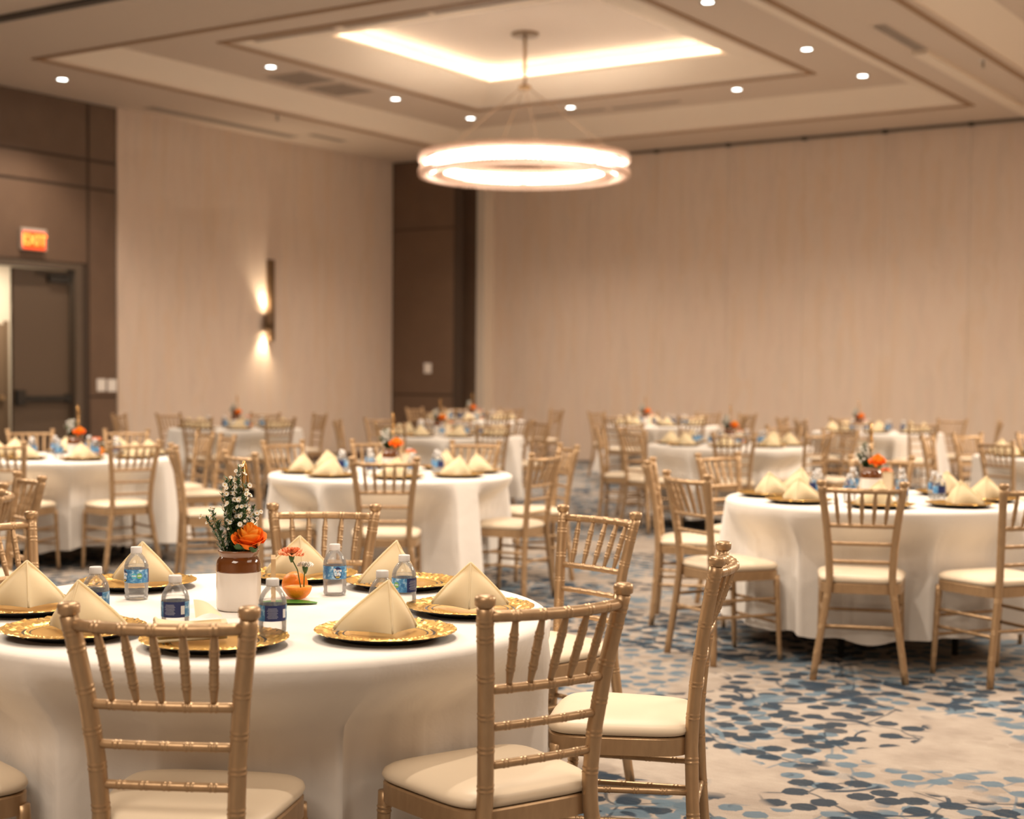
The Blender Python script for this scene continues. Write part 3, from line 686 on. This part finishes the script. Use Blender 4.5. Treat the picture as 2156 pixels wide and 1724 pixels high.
CH = {'B': [(-145, 1.44, 13, (-4.12, 8.52), 343), (-125, 1.38, 31, (-4.09, 7.58), 24), (-96, 1.02, 0, (-3.35, 6.58), 60), (-4, 1.05, 0, (-2.44, 6.53), 110), (179, 1.44, 0), (28, 1.12, 0, (-1.78, 6.92), 148), (95, 1.2, 0)],
      'C': [(-176, 1.45, 0), (-147, 1.40, 12), (-108, 1.50, 31), (-62, 1.02, 6), (-2, 1.04, 0), (68, 1.02, -11), (122, 1.44, -20), (155, 1.44, 0)],
      'D': [(-166, 1.44, 0), (-28, 1.03, 0), (23, 1.03, 0), (101, 1.17, 0), (134, 1.45, -28), (163, 1.44, 0)],
      'E': [(-24, 1.05, 0), (28, 1.05, 0), (-138, 1.2, 0), (-110, 1.45, 0), (134, 1.44, -22), (165, 1.44, 0)],
      'F': [(-36, 1.03, 0), (-95, 1.2, 0), (-146, 1.45, 0), (106, 1.02, 8), (133, 1.1, -20), (24, 1.04, 0), (178, 1.4, 0)],
      'G': [(-136, 1.45, 6), (-92, 1.23, -3), (-49, 1.15, 2), (2, 1.02, 0), (95, 1.02, 49), (158, 1.45, 0), (48, 1.05, 0)],
      'H': [(-134, 1.2, 6), (-99, 1.17, 0), (-32, 1.03, -11), (-168, 1.3, 0), (12, 1.05, 0)],
      'I': [(-170, 1.44, 0), (-143, 1.45, 14), (118, 1.44, 0), (155, 1.44, 0), (-30, 1.05, 0), (20, 1.05, 0)],
      'J': [(-171, 1.44, 0), (-141, 1.45, 15), (125, 1.45, 0), (82, 1.1, 0), (153, 1.45, 0), (-35, 1.05, 0), (22, 1.05, 0)],
      'K': [(-156, 1.04, 0), (-58, 1.05, -10), (25, 1.2, 0), (90, 1.4, -5), (130, 1.17, 25), (-105, 1.2, 0), (-14, 1.05, 0)]}
def octants(azs):
    free = set(range(8)); out = {}
    for i in sorted(range(len(azs)), key=lambda i: abs(((azs[i] % 45) + 22.5) % 45 - 22.5)):
        o = min(free, key=lambda o: abs((azs[i] - 45 * o + 180) % 360 - 180)); free.discard(o); out[i] = o
    return out
for k, lst in CH.items():
    x, y, nm, gp = TABLES[k]; oc = octants([c[0] for c in lst])
    for i, c in enumerate(lst):
        p = tpos(k, c[0], c[1]); face = math.degrees(atan2(y - p.y, x - p.x)) + c[2]
        if len(c) > 3: p = Vector(c[3]); face = c[4]
        chair(p, face, 'gold chair, %s, %s' % (OCT[oc[i]], nm), 'chairs round ' + gp)

for i, (k, (x, y, nm, gp)) in enumerate(TABLES.items()):
    me = make_cloth((3, 8, 21)[i % 3], i * 1.3, [(sx - x, sy - y, fa) for sx, sy, fa in SEATS if hypot(sx - x, sy - y) < 1.4])
    tag(place('tablecloth', me, None, (x, y, 0)), 'ivory floor-length round tablecloth on ' + nm, 'tablecloth', 'round tablecloths')

# ------------------------------------------------------------------ tableware prototypes
def charger_mesh():
    n = 120; rows = [(.001, .010), (.06, .010), (.100, .010), (.106, .013), (.111, .010), (.116, .010), (.121, .0135), (.128, .0150), (.136, .0160), (.144, .0172), (.152, .0184), (.159, .0195), (.164, .0205), (.1655, .0195)]
    v = []; rnd = random.Random(5)
    for j, (r, z) in enumerate(rows):
        for i in range(n):
            a = 2 * pi * i / n; zz = z; rr = r
            if 6 <= j <= 12: zz += .0030 * sin(a * 15 + j * 1.3) * sin(a * 32 - j * 2.1) + .0012 * rnd.uniform(-1, 1); rr += .0012 * sin(a * 47 + j)
            if j in (3,): zz += .0012 * (1 if i % 2 else -1)
            if j >= 12: rr += .0014 * abs(sin(a * 18))
            v.append((rr * cos(a), rr * sin(a), zz))
    f = [(j * n + i, j * n + (i + 1) % n, (j + 1) * n + (i + 1) % n, (j + 1) * n + i) for j in range(len(rows) - 1) for i in range(n)]
    f.append(tuple(range(n))); q = MB(); q.add(v, f); return q.mesh('charger_plate', CHARG)
CH_ME = charger_mesh()
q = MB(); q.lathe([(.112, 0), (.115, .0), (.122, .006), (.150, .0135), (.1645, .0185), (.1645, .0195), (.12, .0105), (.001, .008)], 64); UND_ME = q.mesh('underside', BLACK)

def napkin_mesh(wl=1.0, wr=1.0, H=.126, lean=.0, seed=1, spread=.055):
    """standing folded napkin: a front crease, two swept-back wings and folded-in inner layers"""
    rnd = random.Random(seed); q = MB(); nv = 12
    def sheet(sgn, wid, dx, shrink, back):
        nu = 14; v = []
        for j in range(nv + 1):
            t = j / nv; h = H * shrink * t * (1 - .0 * t)
            k = 1 - t ** 1.16
            for i in range(nu + 1):
                u = i / nu; ang = radians(back)
                x = sgn * (dx + wid * k * u * sin(ang)); y = -spread * k * (1 - .25 * u) + wid * k * u * cos(ang) + dx * .6
                bul = .015 * sin(pi * u) * sin(pi * min(1, t * 1.1 + .08)); x += sgn * bul * cos(ang); y -= bul * sin(ang)
                x += .002 * noise.noise(Vector((u * 3 + seed, t * 3, sgn))); z = h + .003 * sin(pi * u) * (1 - t)
                v.append((x + lean * t, y + .010 * t, z))
            # folded-back lip
        f = [(j * (nu + 1) + i, j * (nu + 1) + i + 1, (j + 1) * (nu + 1) + i + 1, (j + 1) * (nu + 1) + i) for j in range(nv) for i in range(nu)]
        return v, f
    for sgn, wd in ((-1, wl), (1, wr)):
        for (dx, sh, bk, w0) in ((0.0, 1.0, 57, .108), (.003, .97, 54, .101), (.007, .95, 47, .092)):
            v, f = sheet(sgn, w0 * wd, dx, sh, bk); q.add(v, f)
        # rolled lip joining outer and inner layers along the wing edge
        pts = []; rad = []
        for j in range(nv + 1):
            t = j / nv; k = 1 - t ** 1.16; ang = radians(56); w0 = .106 * wd
            pts.append((sgn * (w0 * k * sin(ang)) + lean * t, -spread * k * .75 + w0 * k * cos(ang) + .010 * t, H * t * .985 + .0035)); rad.append(.0038 * (1 - .5 * t) + .0008)
        q.tube(pts, rad, 6)
    q.tube([(lean * j / nv, -spread * (1 - (j / nv) ** 1.16) + .010 * j / nv, H * j / nv) for j in range(nv + 1)], .0026, 6)
    me = q.mesh('napkin', NAPK); return me
NAPS = [napkin_mesh(1.14, 1.10, .110, 0, 1), napkin_mesh(1.30, .88, .114, .010, 2), napkin_mesh(.95, 1.25, .108, -.006, 3)]
def napkin_fallen():
    q = MB()
    for k in range(5):
        z0 = .004 + .010 * k; n = 12; m = 8; v = []
        for i in range(n + 1):
            u = i / n
            for j in range(m + 1):
                t = j / m; wid = .085 * (1 - .55 * u); y = (t - .5) * 2 * wid * .62; x = -.075 + .155 * u
                z = z0 * (1 - .35 * u) + .010 * sin(pi * t) * (1 - .3 * u) + (k * .002 * sin(3 * u + k)); v.append((x, y + .006 * sin(2.2 * u + k), z))
        q.add(v, [(i * (m + 1) + j, (i + 1) * (m + 1) + j, (i + 1) * (m + 1) + j + 1, i * (m + 1) + j + 1) for i in range(n) for j in range(m)])
        q.tube([v[i * (m + 1)] for i in range(n + 1)], .0035, 6)
        q.tube([v[j] for j in range(m + 1)], .0035, 6)
    n = 10; v = []
    for i in range(n + 1):
        for j in range(n + 1):
            u = i / n; t = j / n; v.append((.01 + .06 * u, -.02 + .05 * t, .048 + .035 * (1 - u) * t + .01 * sin(pi * u)))
    q.add(v, [(i * (n + 1) + j, (i + 1) * (n + 1) + j, (i + 1) * (n + 1) + j + 1, i * (n + 1) + j + 1) for i in range(n) for j in range(n)])
    return q.mesh('napkin', NAPK)
NAPF = napkin_fallen()

def make_bottle(letter=True):
    t = empty('water_bottle')
    prof = [(.020, .003), (.026, 0), (.0305, .003), (.032, .010), (.0305, .016), (.032, .024), (.032, .046), (.0312, .048), (.0312, .082), (.0322, .084), (.0318, .092), (.029, .102), (.023, .113), (.0165, .121), (.0135, .125), (.0135, .132)]
    q = MB(); q.lathe(prof, 28); q.build('bottle_body', CLEAR, t)
    q = MB(); q.lathe([(.018, .004), (.025, .0015), (.0293, .004), (.0308, .010), (.0295, .016), (.0308, .024), (.0303, .048), (.0303, .082), (.031, .088), (.0305, .0925)], 28); q.build('water', WATER, t)
    q = MB(); q.lathe([(.0150, .125), (.0152, .127), (.0152, .140), (.0140, .142), (.001, .142)], 24); q.build('cap', CAP, t)
    q = MB(); q.lathe([(.0326, .047), (.0326, .083)], 40, cap=False); lb = q.build('label', LABEL, t)
    if letter:
        def wrap(o, a0, z0, r=.0330):
            me = o.data
            for v in me.vertices:
                x, y, z = v.co; a = a0 + x / r; rr = r + z; v.co = (rr * cos(a), rr * sin(a), z0 + y)
            o.location = (0, 0, 0); o.rotation_euler = (0, 0, 0)
        def disc(rx, ry, m, nm, a0, z0, r):
            q = MB(); n = 24; v = [(rx * cos(2*pi*i/n), ry * sin(2*pi*i/n), 0) for i in range(n)] + [(0, 0, 0)]
            q.add(v, [(i, (i + 1) % n, n) for i in range(n)]); o = q.build(nm, m, lb); wrap(o, a0, z0, r); return o
        # front of the label (towards -x) : name roundel
        disc(.0125, .0165, NAVY, 'roundel', -2.5, .0645, .03275)
        for s, sz, dz, m in (('Pure', .0125, .0715, PRINTW), ('Life', .0125, .061, PRINTW), ('YXY', .006, .0525, YEL)):
            o = text('lettering', s, sz, m, lb, (0, 0, 0), (0, 0, 0), .0002, .0003); wrap(o, -2.5, dz, .0330)
        disc(.0075, .0075, TEALP, 'seal', -1.55, .066, .03275); disc(.0075, .0075, PRINTW, 'seal', -1.55, .066, .0327)
        disc(.0075, .0075, GREENP, 'seal', -1.10, .066, .03275)
        for s, a in (('100%', -1.10), ('PURE', -1.55)):
            o = text('lettering', s, .005, PRINTW, lb, (0, 0, 0), (0, 0, 0), .0002, .0002); wrap(o, a, .066, .0330)
        for k in range(9):
            q = MB(); z = .076 - k * .0028; n = 10; w0 = .010 + .004 * ((k * 37) % 5) / 5; v = []
            for i in range(n + 1): a = .35 + (i / n - .5) * 2 * w0 / .033; v += [(.0329 * cos(a), .0329 * sin(a), z), (.0329 * cos(a), .0329 * sin(a), z + .0011)]
            q.add(v, [(2*i, 2*i+2, 2*i+3, 2*i+1) for i in range(n)]); q.build('small_print', mat('print_grey', (.35, .38, .5), .5), lb)
        q = MB()
        for k in range(14):
            a = 1.15 + k * .022; da = .006 + .005 * (k % 3); v = [(.0329 * cos(a + s_ * da), .0329 * sin(a + s_ * da), z) for z in (.054, .074) for s_ in (-1, 1)]; q.add(v, [(0, 1, 3, 2)])
        q.build('barcode', PRINTW, lb)
    index(t); return t
BOT_A = make_bottle(True); BOT_B = make_bottle(False)

def make_jar():
    t = empty('jar_vase')
    q = MB(); q.lathe([(.050, 0), (.0555, .003), (.0575, .010), (.0575, .100)], 36, cap=False); q.lathe([(.001, .002), (.05, 0)], 36, cap=False); q.build('jar_body', STONE, t)
    q = MB(); q.lathe([(.0575, .100), (.0585, .103), (.0575, .106), (.0578, .118), (.0545, .130), (.050, .136), (.0475, .139)], 36, cap=False); q.build('glazed_shoulder', GLAZE, t)
    q = MB(); q.lathe([(.0475, .139), (.0520, .147), (.0535, .153), (.0530, .156), (.049, .156), (.046, .150), (.044, .138), (.044, .12), (.001, .12)], 36, cap=False); q.build('rim', mat('rim_glaze', (.23, .11, .06), .2, coat=.5), t)
    index(t); return t
JAR = make_jar()

def petal(w0, h0, curl, cup, seed=0, n=7):
    v = []
    for j in range(n + 1):
        t = j / n
        for i in range(n + 1):
            s = (i / n - .5) * 2; ww = w0 * (sin(pi * min(.5, t * .62 + .06)) ** .8) * (1 - .25 * max(0, t - .75) * 4 * s * s)
            x = s * ww; y = -cup * (1 - s * s) * h0 * sin(pi * min(1, t) * .6) + curl * max(0, t - .65) ** 2 * 6 * h0 * -1; z = h0 * t * (1 - .12 * s * s * t)
            v.append((x + .0015 * noise.noise(Vector((s * 2, t * 2, seed))), y, z))
    return v, [(j * (n + 1) + i, j * (n + 1) + i + 1, (j + 1) * (n + 1) + i + 1, (j + 1) * (n + 1) + i) for j in range(n) for i in range(n)]
def rose_parts():
    out = []; rnd = random.Random(4); n = 8
    for k, (cnt, R0, half, top, curl, inner) in enumerate(((3, .008, 75, .64, 0, 1), (3, .014, 70, .62, .002, 1), (4, .020, 62, .60, .004, 1), (4, .026, 60, .57, .006, 1), (5, .0315, 52, .54, .008, 0), (5, .036, 50, .50, .012, 0))):
        Z = .036 + .0016 * (5 - k)
        for i in range(cnt):
            az = 2 * pi * i / cnt + k * 1.1 + rnd.uniform(-.12, .12); v = []; tw = rnd.uniform(-.02, .02)
            for j in range(n + 1):
                t = j / n; ph = pi * (.06 + (top + tw - .06) * t)
                for q_ in range(n + 1):
                    u = (q_ / n - .5) * 2; drop = .10 * u * u * t; p = ph - pi * drop; a = az + radians(half) * u * (.55 + .45 * sin(pi * min(.5, t * .7)))
                    r = R0 * sin(p) * (1 + .05 * u) + curl * max(0, t - .72) / .28 * (1 - .4 * u * u); z = Z - Z * cos(p) - curl * .45 * max(0, t - .84) / .16
                    v.append((r * cos(a), r * sin(a), z))
            out.append((v, [(j * (n + 1) + q_, j * (n + 1) + q_ + 1, (j + 1) * (n + 1) + q_ + 1, (j + 1) * (n + 1) + q_) for j in range(n) for q_ in range(n)], inner))
    return out
def make_rose(full):
    t = empty('orange_rose'); H = Matrix.Translation((.028, -.026, .160)) @ Matrix.Rotation(radians(20), 4, 'X') @ Matrix.Diagonal((.98, .98, 1.2, 1))   # the bloom leans towards the seats
    if full:
        for v, f, inner in rose_parts():
            q = MB(); q.add([H @ Vector(p) for p in v], f); q.build('petal', ROSE_I if inner else ROSE_O, t, fix=False)
    else:
        q = MB()
        for v, f, inner in rose_parts(): q.add([H @ Vector(p) for p in v], f, 0 if inner else 1)
        q.build('bloom', [ROSE_I, ROSE_O], t, fix=False)
    q = MB(); q.tube([(0, 0, .122), (.004, -.004, .145), H @ Vector((0, 0, 0))], .0032, 6); q.sphere(H @ Vector((0, 0, -.002)), .011, 8, 6, sc=(1, 1, .8)); q.build('stem', STEMM, t)
    for a in (.4, 2.2, 4.0, 5.2):
        q = MB(); v, f = petal(.013, .045, -.2, .3, 3, 5); T = H @ Matrix.Translation((0, 0, .002)) @ Matrix.Rotation(a, 4, 'Z') @ Matrix.Translation((0, -.004, 0)) @ Matrix.Rotation(radians(62), 4, 'X'); q.add([T @ Vector(p) for p in v], f); q.build('leaf', LEAFM, t, fix=False)
    index(t); return t
ROSE_A = make_rose(True); ROSE_B = make_rose(False)

def daisy_mesh():
    q = MB()
    for i in range(11):
        a = 2 * pi * i / 11; T = Matrix.Rotation(a, 4, 'Z'); q.add([T @ Vector(p) for p in ((0, -.0008, 0), (.0068, -.0014, .0012), (.0080, 0, .0014), (.0068, .0014, .0012), (0, .0008, 0))], [(0, 1, 2, 3, 4)], 0, False)
    q.sphere((0, 0, .001), .0022, 6, 4, mi=1, sc=(1, 1, .7)); return q.mesh('daisy', [PETW, FCEN])
DAISY = daisy_mesh()
def make_aster(H, nst, spread, nd, seed, full=True, tilt=(0, 0)):
    rnd = random.Random(seed); t = empty('aster_sprig'); q = MB(); lv = MB(); heads = []
    for k in range(nst):
        a = rnd.uniform(0, 2 * pi); r = spread * rnd.uniform(.1, 1); h = H * (1 - .55 * (r / spread) ** 1.0) * rnd.uniform(.88, 1.05)
        p0 = Vector((.2 * r * cos(a), .2 * r * sin(a), 0)); p2 = Vector((r * cos(a) + tilt[0] * h, r * sin(a) + tilt[1] * h, h)); p1 = p0.lerp(p2, .5) + Vector((-.004 * cos(a), 0, .01))
        pts = [p0.lerp(p1, i / 5).lerp(p1.lerp(p2, i / 5), i / 5) for i in range(6)]; q.tube(pts, [.0014 - .0002 * i for i in range(6)], 5)
        for m in range(60):
            u = rnd.uniform(.08, .98); i = min(4, int(u * 5)); p = pts[i].lerp(pts[i + 1], u * 5 - i); aa = rnd.uniform(0, 2 * pi); L = rnd.uniform(.012, .030) * (1.3 - u * .7)
            d = Vector((cos(aa), sin(aa), rnd.uniform(.3, 1.1))).normalized(); s_ = d.cross(Vector((0, 0, 1))).normalized() * .0018
            lv.add([p - s_, p + d * L * .5 - s_ * 1.5, p + d * L, p + d * L * .5 + s_ * 1.5, p + s_], [(0, 1, 2, 3, 4)], 0, False)
        for m in range(nd):
            u = rnd.uniform(.45, 1.0); i = min(4, int(u * 5)); p = pts[i].lerp(pts[i + 1], u * 5 - i); aa = rnd.uniform(0, 2 * pi); d = Vector((cos(aa), sin(aa), rnd.uniform(.2, 1.2))).normalized()
            e = p + d * rnd.uniform(.008, .020); q.tube([p, e], .0006, 4); heads.append((e, d))
    q.build('stems', STEMM, t); o = lv.build('foliage', LEAFM, t, fix=False); o['kind'] = 'stuff'
    if full:
        for e, d in heads:
            o = place('daisy', DAISY, t, e); o.rotation_mode = 'QUATERNION'; dd = (d + Vector((.55, -.8, .2)) * .7).normalized(); o.rotation_quaternion = dd.to_track_quat('Z', 'Y'); s_ = rnd.uniform(.55, 1.1); o.scale = (s_, s_, s_)
    else:
        m = MB()
        for e, d in heads:
            R = d.to_track_quat('Z', 'Y').to_matrix().to_4x4(); R.translation = e
            for pl in range(5):
                a = pl * 2 * pi / 5; m.add([R @ Vector(p) for p in ((0, 0, 0), (.008 * cos(a - .4), .008 * sin(a - .4), .001), (.008 * cos(a + .4), .008 * sin(a + .4), .001))], [(0, 1, 2)], 0, False)
        o = m.build('blossoms', PETW, t, fix=False); o['kind'] = 'stuff'
    index(t); return t
AST_A = make_aster(.265, 30, .078, 5, 11, True, (.0, .03)); AST_B = make_aster(.18, 12, .055, 8, 5, False, (-.16, .02))

def carnation_mesh(r, cols, seed):
    rnd = random.Random(seed); q = MB()
    for k in range(34):
        a = rnd.uniform(0, 2 * pi); el = rnd.uniform(.1, 1.35); d = Vector((cos(a) * cos(el), sin(a) * cos(el), sin(el) * .55)); s_ = Vector((-sin(a), cos(a), 0)); up = d.cross(s_)
        n = 6; v = [(0, 0, 0)]
        for i in range(n + 1):
            w0 = (i / n - .5); L = r * (1 + .12 * (1 if i % 2 else -1)) * rnd.uniform(.9, 1.05); v.append(d * L * .72 + s_ * w0 * r * .95 + up * (.08 * r * (1 if i % 2 else -1)))
        for i in range(n + 1):
            w0 = (i / n - .5); L = r * (1 + .12 * (1 if i % 2 else -1)); v.append(d * L + s_ * w0 * r * 1.05 + up * (.14 * r * (1 if i % 2 else -1)))
        q.add(v, [(0, i + 1, i + 2) for i in range(n)], 0); q.add(v, [(1 + i, n + 2 + i, n + 3 + i, 2 + i) for i in range(n)], 1)
    return q.mesh('bloom', cols)
CARN_ME = carnation_mesh(.034, [CARN, CARN2], 3); CARNW_ME = carnation_mesh(.021, [PETW, PETW], 6)
def make_orange_half():
    t = empty('orange_half'); q = MB(); n = 8; prof = [(max(.001, .038 * sin(pi / 2 * i / n)), .002 + .036 * (1 - cos(pi / 2 * i / n))) for i in range(n + 1)]; q.lathe(prof + [(.0365, .0385), (.034, .0385)], 28, cap=False); q.build('peel', PEEL, t)
    q = MB(); q.lathe([(.034, .0383), (.030, .036), (.001, .036)], 28, cap=False); q.build('flesh', PITH, t); index(t); return t
HALF = make_orange_half()
q = MB(); prof = [(max(.0008, .036 * sin(pi * i / 14)), .035 - .035 * cos(pi * i / 14) * .98) for i in range(15)]; prof[-1] = (.003, .066); q.lathe(prof, 28); ORANGE_ME = q.mesh('orange', PEEL)
def make_carnation(me, h, dx, label_m):
    t = empty('carnation'); q = MB(); q.tube([(0, 0, 0), (dx * .4, 0, h * .55), (dx, 0, h - .014)], .0017, 6); q.build('stem', STEMM, t)
    q = MB(); q.lathe([(.003, -.024), (.007, -.014), (.009, 0)], 8, c=(dx, 0, h)); q.build('calyx', LEAFM, t); place('bloom', me, t, (dx, 0, h - .004)); index(t); return t
CARN_A = make_carnation(CARN_ME, .098, -.026, 0); CARN_W = make_carnation(CARNW_ME, .066, .004, 0)
q = MB(); v = []
for i in range(11):
    for j in range(5): u = i / 10; s = (j - 2) / 2; v.append((-.075 + .15 * u, s * .034 * sin(pi * (.06 + .88 * u)) ** .8, .0008 + .003 * abs(s) + .002 * sin(pi * u)))
q.add(v, [(i * 5 + j, (i + 1) * 5 + j, (i + 1) * 5 + j + 1, i * 5 + j + 1) for i in range(10) for j in range(4)]); LEAF_ME = q.mesh('broad_leaf', BIGLEAF)
def make_pick():
    """gold openwork table-number pick standing in the jar"""
    t = empty('gold_number_pick'); q = MB(); q.tube([(0, 0, 0), (0, 0, .17)], .0016, 6); q.build('stick', WIRE, t)
    q = MB()
    pts = [(-.012 * 0 + .016 * sin(2 * pi * i / 20), .003 * cos(2 * pi * i / 20), .215 + .045 * cos(2 * pi * i / 20)) for i in range(21)]
    q.tube(pts, .0034, 6, caps=False); q.tube([(0, .004, .165), (0, .004, .262)], .0036, 6); q.build('number_loop', WIRE, t)
    q = MB()
    for k in range(7):
        a = 2 * pi * k / 7; q.tube([(0, 0, .13), (.045 * cos(a), .020 * sin(a), .13 + .04 * sin(a * 1.7))], .0009, 4)
    q.build('wire_rays', WIRE, t); index(t); return t
PICK = make_pick()
def make_card():
    t = empty('table_card'); q = MB(); q.box((-.045, -.003, 0), (.045, .003, .125)); q.build('card', CARD, t)
    q = MB(); q.box((-.050, -.006, 0), (-.045, .006, .13)); q.box((.045, -.006, 0), (.050, .006, .13)); q.box((-.045, -.006, .125), (.045, .006, .13)); q.build('frame', mat('card_frame', (.55, .38, .2), .4), t)
    index(t); return t
CARD0 = make_card()

used = set()
def put(proto, loc, rz, label, cat, group, tilt=None):
    if proto.name not in used:
        used.add(proto.name); proto.location = loc; proto.rotation_euler = (0, 0, rz); o = proto; tag(o, label, cat, group)
    else: o = dup(proto, loc, rz, label, group); o['category'] = cat
    if tilt: o.rotation_euler = (tilt[0], tilt[1], rz)
    return o
def solo(name, me, loc, rot, label, cat, group):
    return tag(place(name, me, None, loc, rot), label, cat, group)

ZT = .7648
CHG = [((-2.415, 2.435), 'front'), ((-2.175, 2.748), ''), ((-2.233, 3.172), ''), ((-2.666, 3.45), ''), ((-3.01, 3.40), ''), ((-3.27, 2.99), ''), ((-3.155, 2.514), ''), ((-2.777, 2.344), '')]
WHERE_A = ['under the toppled napkin', 'before the front aisle-side chair', 'beside the edge-on chair', 'before the pulled-out chair', 'behind the halved orange', 'behind the front-facing bottle', 'cut by the frame edge', 'behind the back-on chair post']
rotA = [0, 1.05, .75, .35, .05, .35, .75, 1.15]
for i, ((x, y), _) in enumerate(CHG):
    o = solo('charger_plate', CH_ME, (x, y, ZT), (0, 0, i * .8), 'gold embossed charger plate %s, table in focus' % WHERE_A[i], 'plate', 'gold chargers on the table in focus')
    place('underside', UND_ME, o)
    va = atan2(y, x) - pi / 2       # facing away from the visitor
    if i == 0: solo('napkin', NAPF, (x - VR.x * .055, y - VR.y * .055, ZT + .0162), (0, 0, va + .1), 'toppled cream napkin lying folded on the front gold charger', 'napkin', 'cream napkins on the table in focus')
    else:
        me = NAPS[{1: 1, 2: 0, 3: 1, 4: 0, 5: 0, 6: 0, 7: 2}[i]]
        yaw = va + {1: .30, 2: -.05, 3: .75, 4: .15, 5: -.45, 6: .05, 7: -.55}[i]
        off = {3: -.02, 4: -.005, 5: .01, 7: .01}.get(i, 0)
        solo('napkin', me, (x + VR.x * off, y + VR.y * off, ZT + .0162), (0, 0, yaw), 'cream napkin standing in a point, charger %s' % WHERE_A[i], 'napkin', 'cream napkins on the table in focus')
BOTS = [(-2.847, 2.47, 1.0, 'behind the pointed napkin and back-on chair post'), (-3.093, 2.824, -1.35, 'with blue label front, before the door-side far napkin'), (-2.58, 2.474, .75, 'seen over the top rail of the back-on chair'),
        (-2.362, 2.567, .35, 'overlapping the white jar vase and halved orange'), (-2.717, 3.205, -2.75, 'showing its white name lettering, far side'), (-2.407, 3.118, -.45, 'with green seal, before the far aisle-side napkin'), (-2.253, 2.833, .2, 'half hidden by the front aisle-side napkin')]
for x, y, a, wh in BOTS:
    put(BOT_A, (x, y, ZT), atan2(-y, -x) - a, 'small water bottle ' + wh, 'bottle', 'water bottles on the table in focus')

def centre(k, cx, cy, full, rzj=0.0):
    nm = TABLES[k][2]; g = ' on the tables'
    def P(r, f, z=ZT): return (cx + VR.x * r + VF.x * f, cy + VR.y * r + VF.y * f, z)
    put(JAR, P(0, 0), rzj, 'brown-glazed white ceramic jar vase, ' + nm, 'vase', 'jar vases' + g)
    rs = ROSE_A if full else ROSE_B
    o = put(rs, P(0, 0, ZT), YAW + (.15 if full else .3 * sin(cx * 7)), 'orange rose in the jar vase, ' + nm, 'flower', 'orange roses' + g)
    put(AST_A if full else AST_B, P(-.014, .006, ZT + .1215), 0, 'white aster filler sprigs in the jar vase, ' + nm, 'flower', 'aster sprigs' + g)
    put(PICK, P(.010, .040, ZT + .1215), YAW + 1.35, 'gold wire table number pick in the jar, ' + nm, 'table number', 'table number picks' + g)
    put(HALF, P(.130, .165), .4, 'halved orange holding flower stems, ' + nm, 'fruit', 'orange halves' + g)
    solo('orange', ORANGE_ME, P(.112, .235), (0, 0, 1), 'whole orange behind the halved orange, ' + nm, 'fruit', 'whole oranges' + g)
    put(CARN_A, P(.140, .160, ZT + .030), YAW, 'orange-pink carnation stuck in the halved orange, ' + nm, 'flower', 'pink carnations' + g)
    put(CARN_W, P(.145, .172, ZT + .030), YAW, 'small white carnation stuck in the halved orange, ' + nm, 'flower', 'white carnations' + g)
    solo('broad_leaf', LEAF_ME, P(.115, .11, ZT), (0, 0, .5), 'flat green leaf lying by the halved orange, ' + nm, 'leaf', 'green leaves' + g)
    put(CARD0, P(.082, .05, ZT + .001), YAW + (1.73 if k in 'AD' else .3), 'cream card in a thin gold frame, ' + nm, 'card', 'framed cards' + g)
centre('A', -2.745, 2.855, True)
for k, (x, y, nm, gp) in TABLES.items():
    if k == 'A': continue
    cx, cy = {'B': (-2.80, 7.62), 'D': (-8.80, 7.45), 'F': (-9.5, 12.9), 'J': (-9.75, 17.9), 'K': (-6.6, 17.5)}.get(k, (x, y)); rnd = random.Random(ord(k)); ph = {'B': 2, 'C': 4}.get(k, rnd.uniform(-12, 12))
    centre(k, cx, cy, False, 1.0)
    for i in range(8):
        az = ph + 45 * i; p = tpos(k, az, .545); oc = OCT[i]
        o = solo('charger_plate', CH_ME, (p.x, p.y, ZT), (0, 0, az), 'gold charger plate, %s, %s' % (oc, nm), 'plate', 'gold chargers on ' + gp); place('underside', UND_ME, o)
        va = atan2(p.y, p.x) - pi / 2; a = ((az + 180) % 360 - 180)
        solo('napkin', NAPS[rnd.randrange(3)], (p.x, p.y, ZT + .0162), (0, 0, va + rnd.uniform(-.6, .6)), 'pointed cream napkin, %s, %s' % (oc, nm), 'napkin', 'cream napkins on ' + gp)
        p = tpos(k, az + 20, rnd.uniform(.315, .34)) if True else p
        put(BOT_B, (p.x, p.y, ZT), rnd.uniform(0, 6), 'small water bottle, %s, %s' % (oc, nm), 'bottle', 'water bottles on ' + gp)
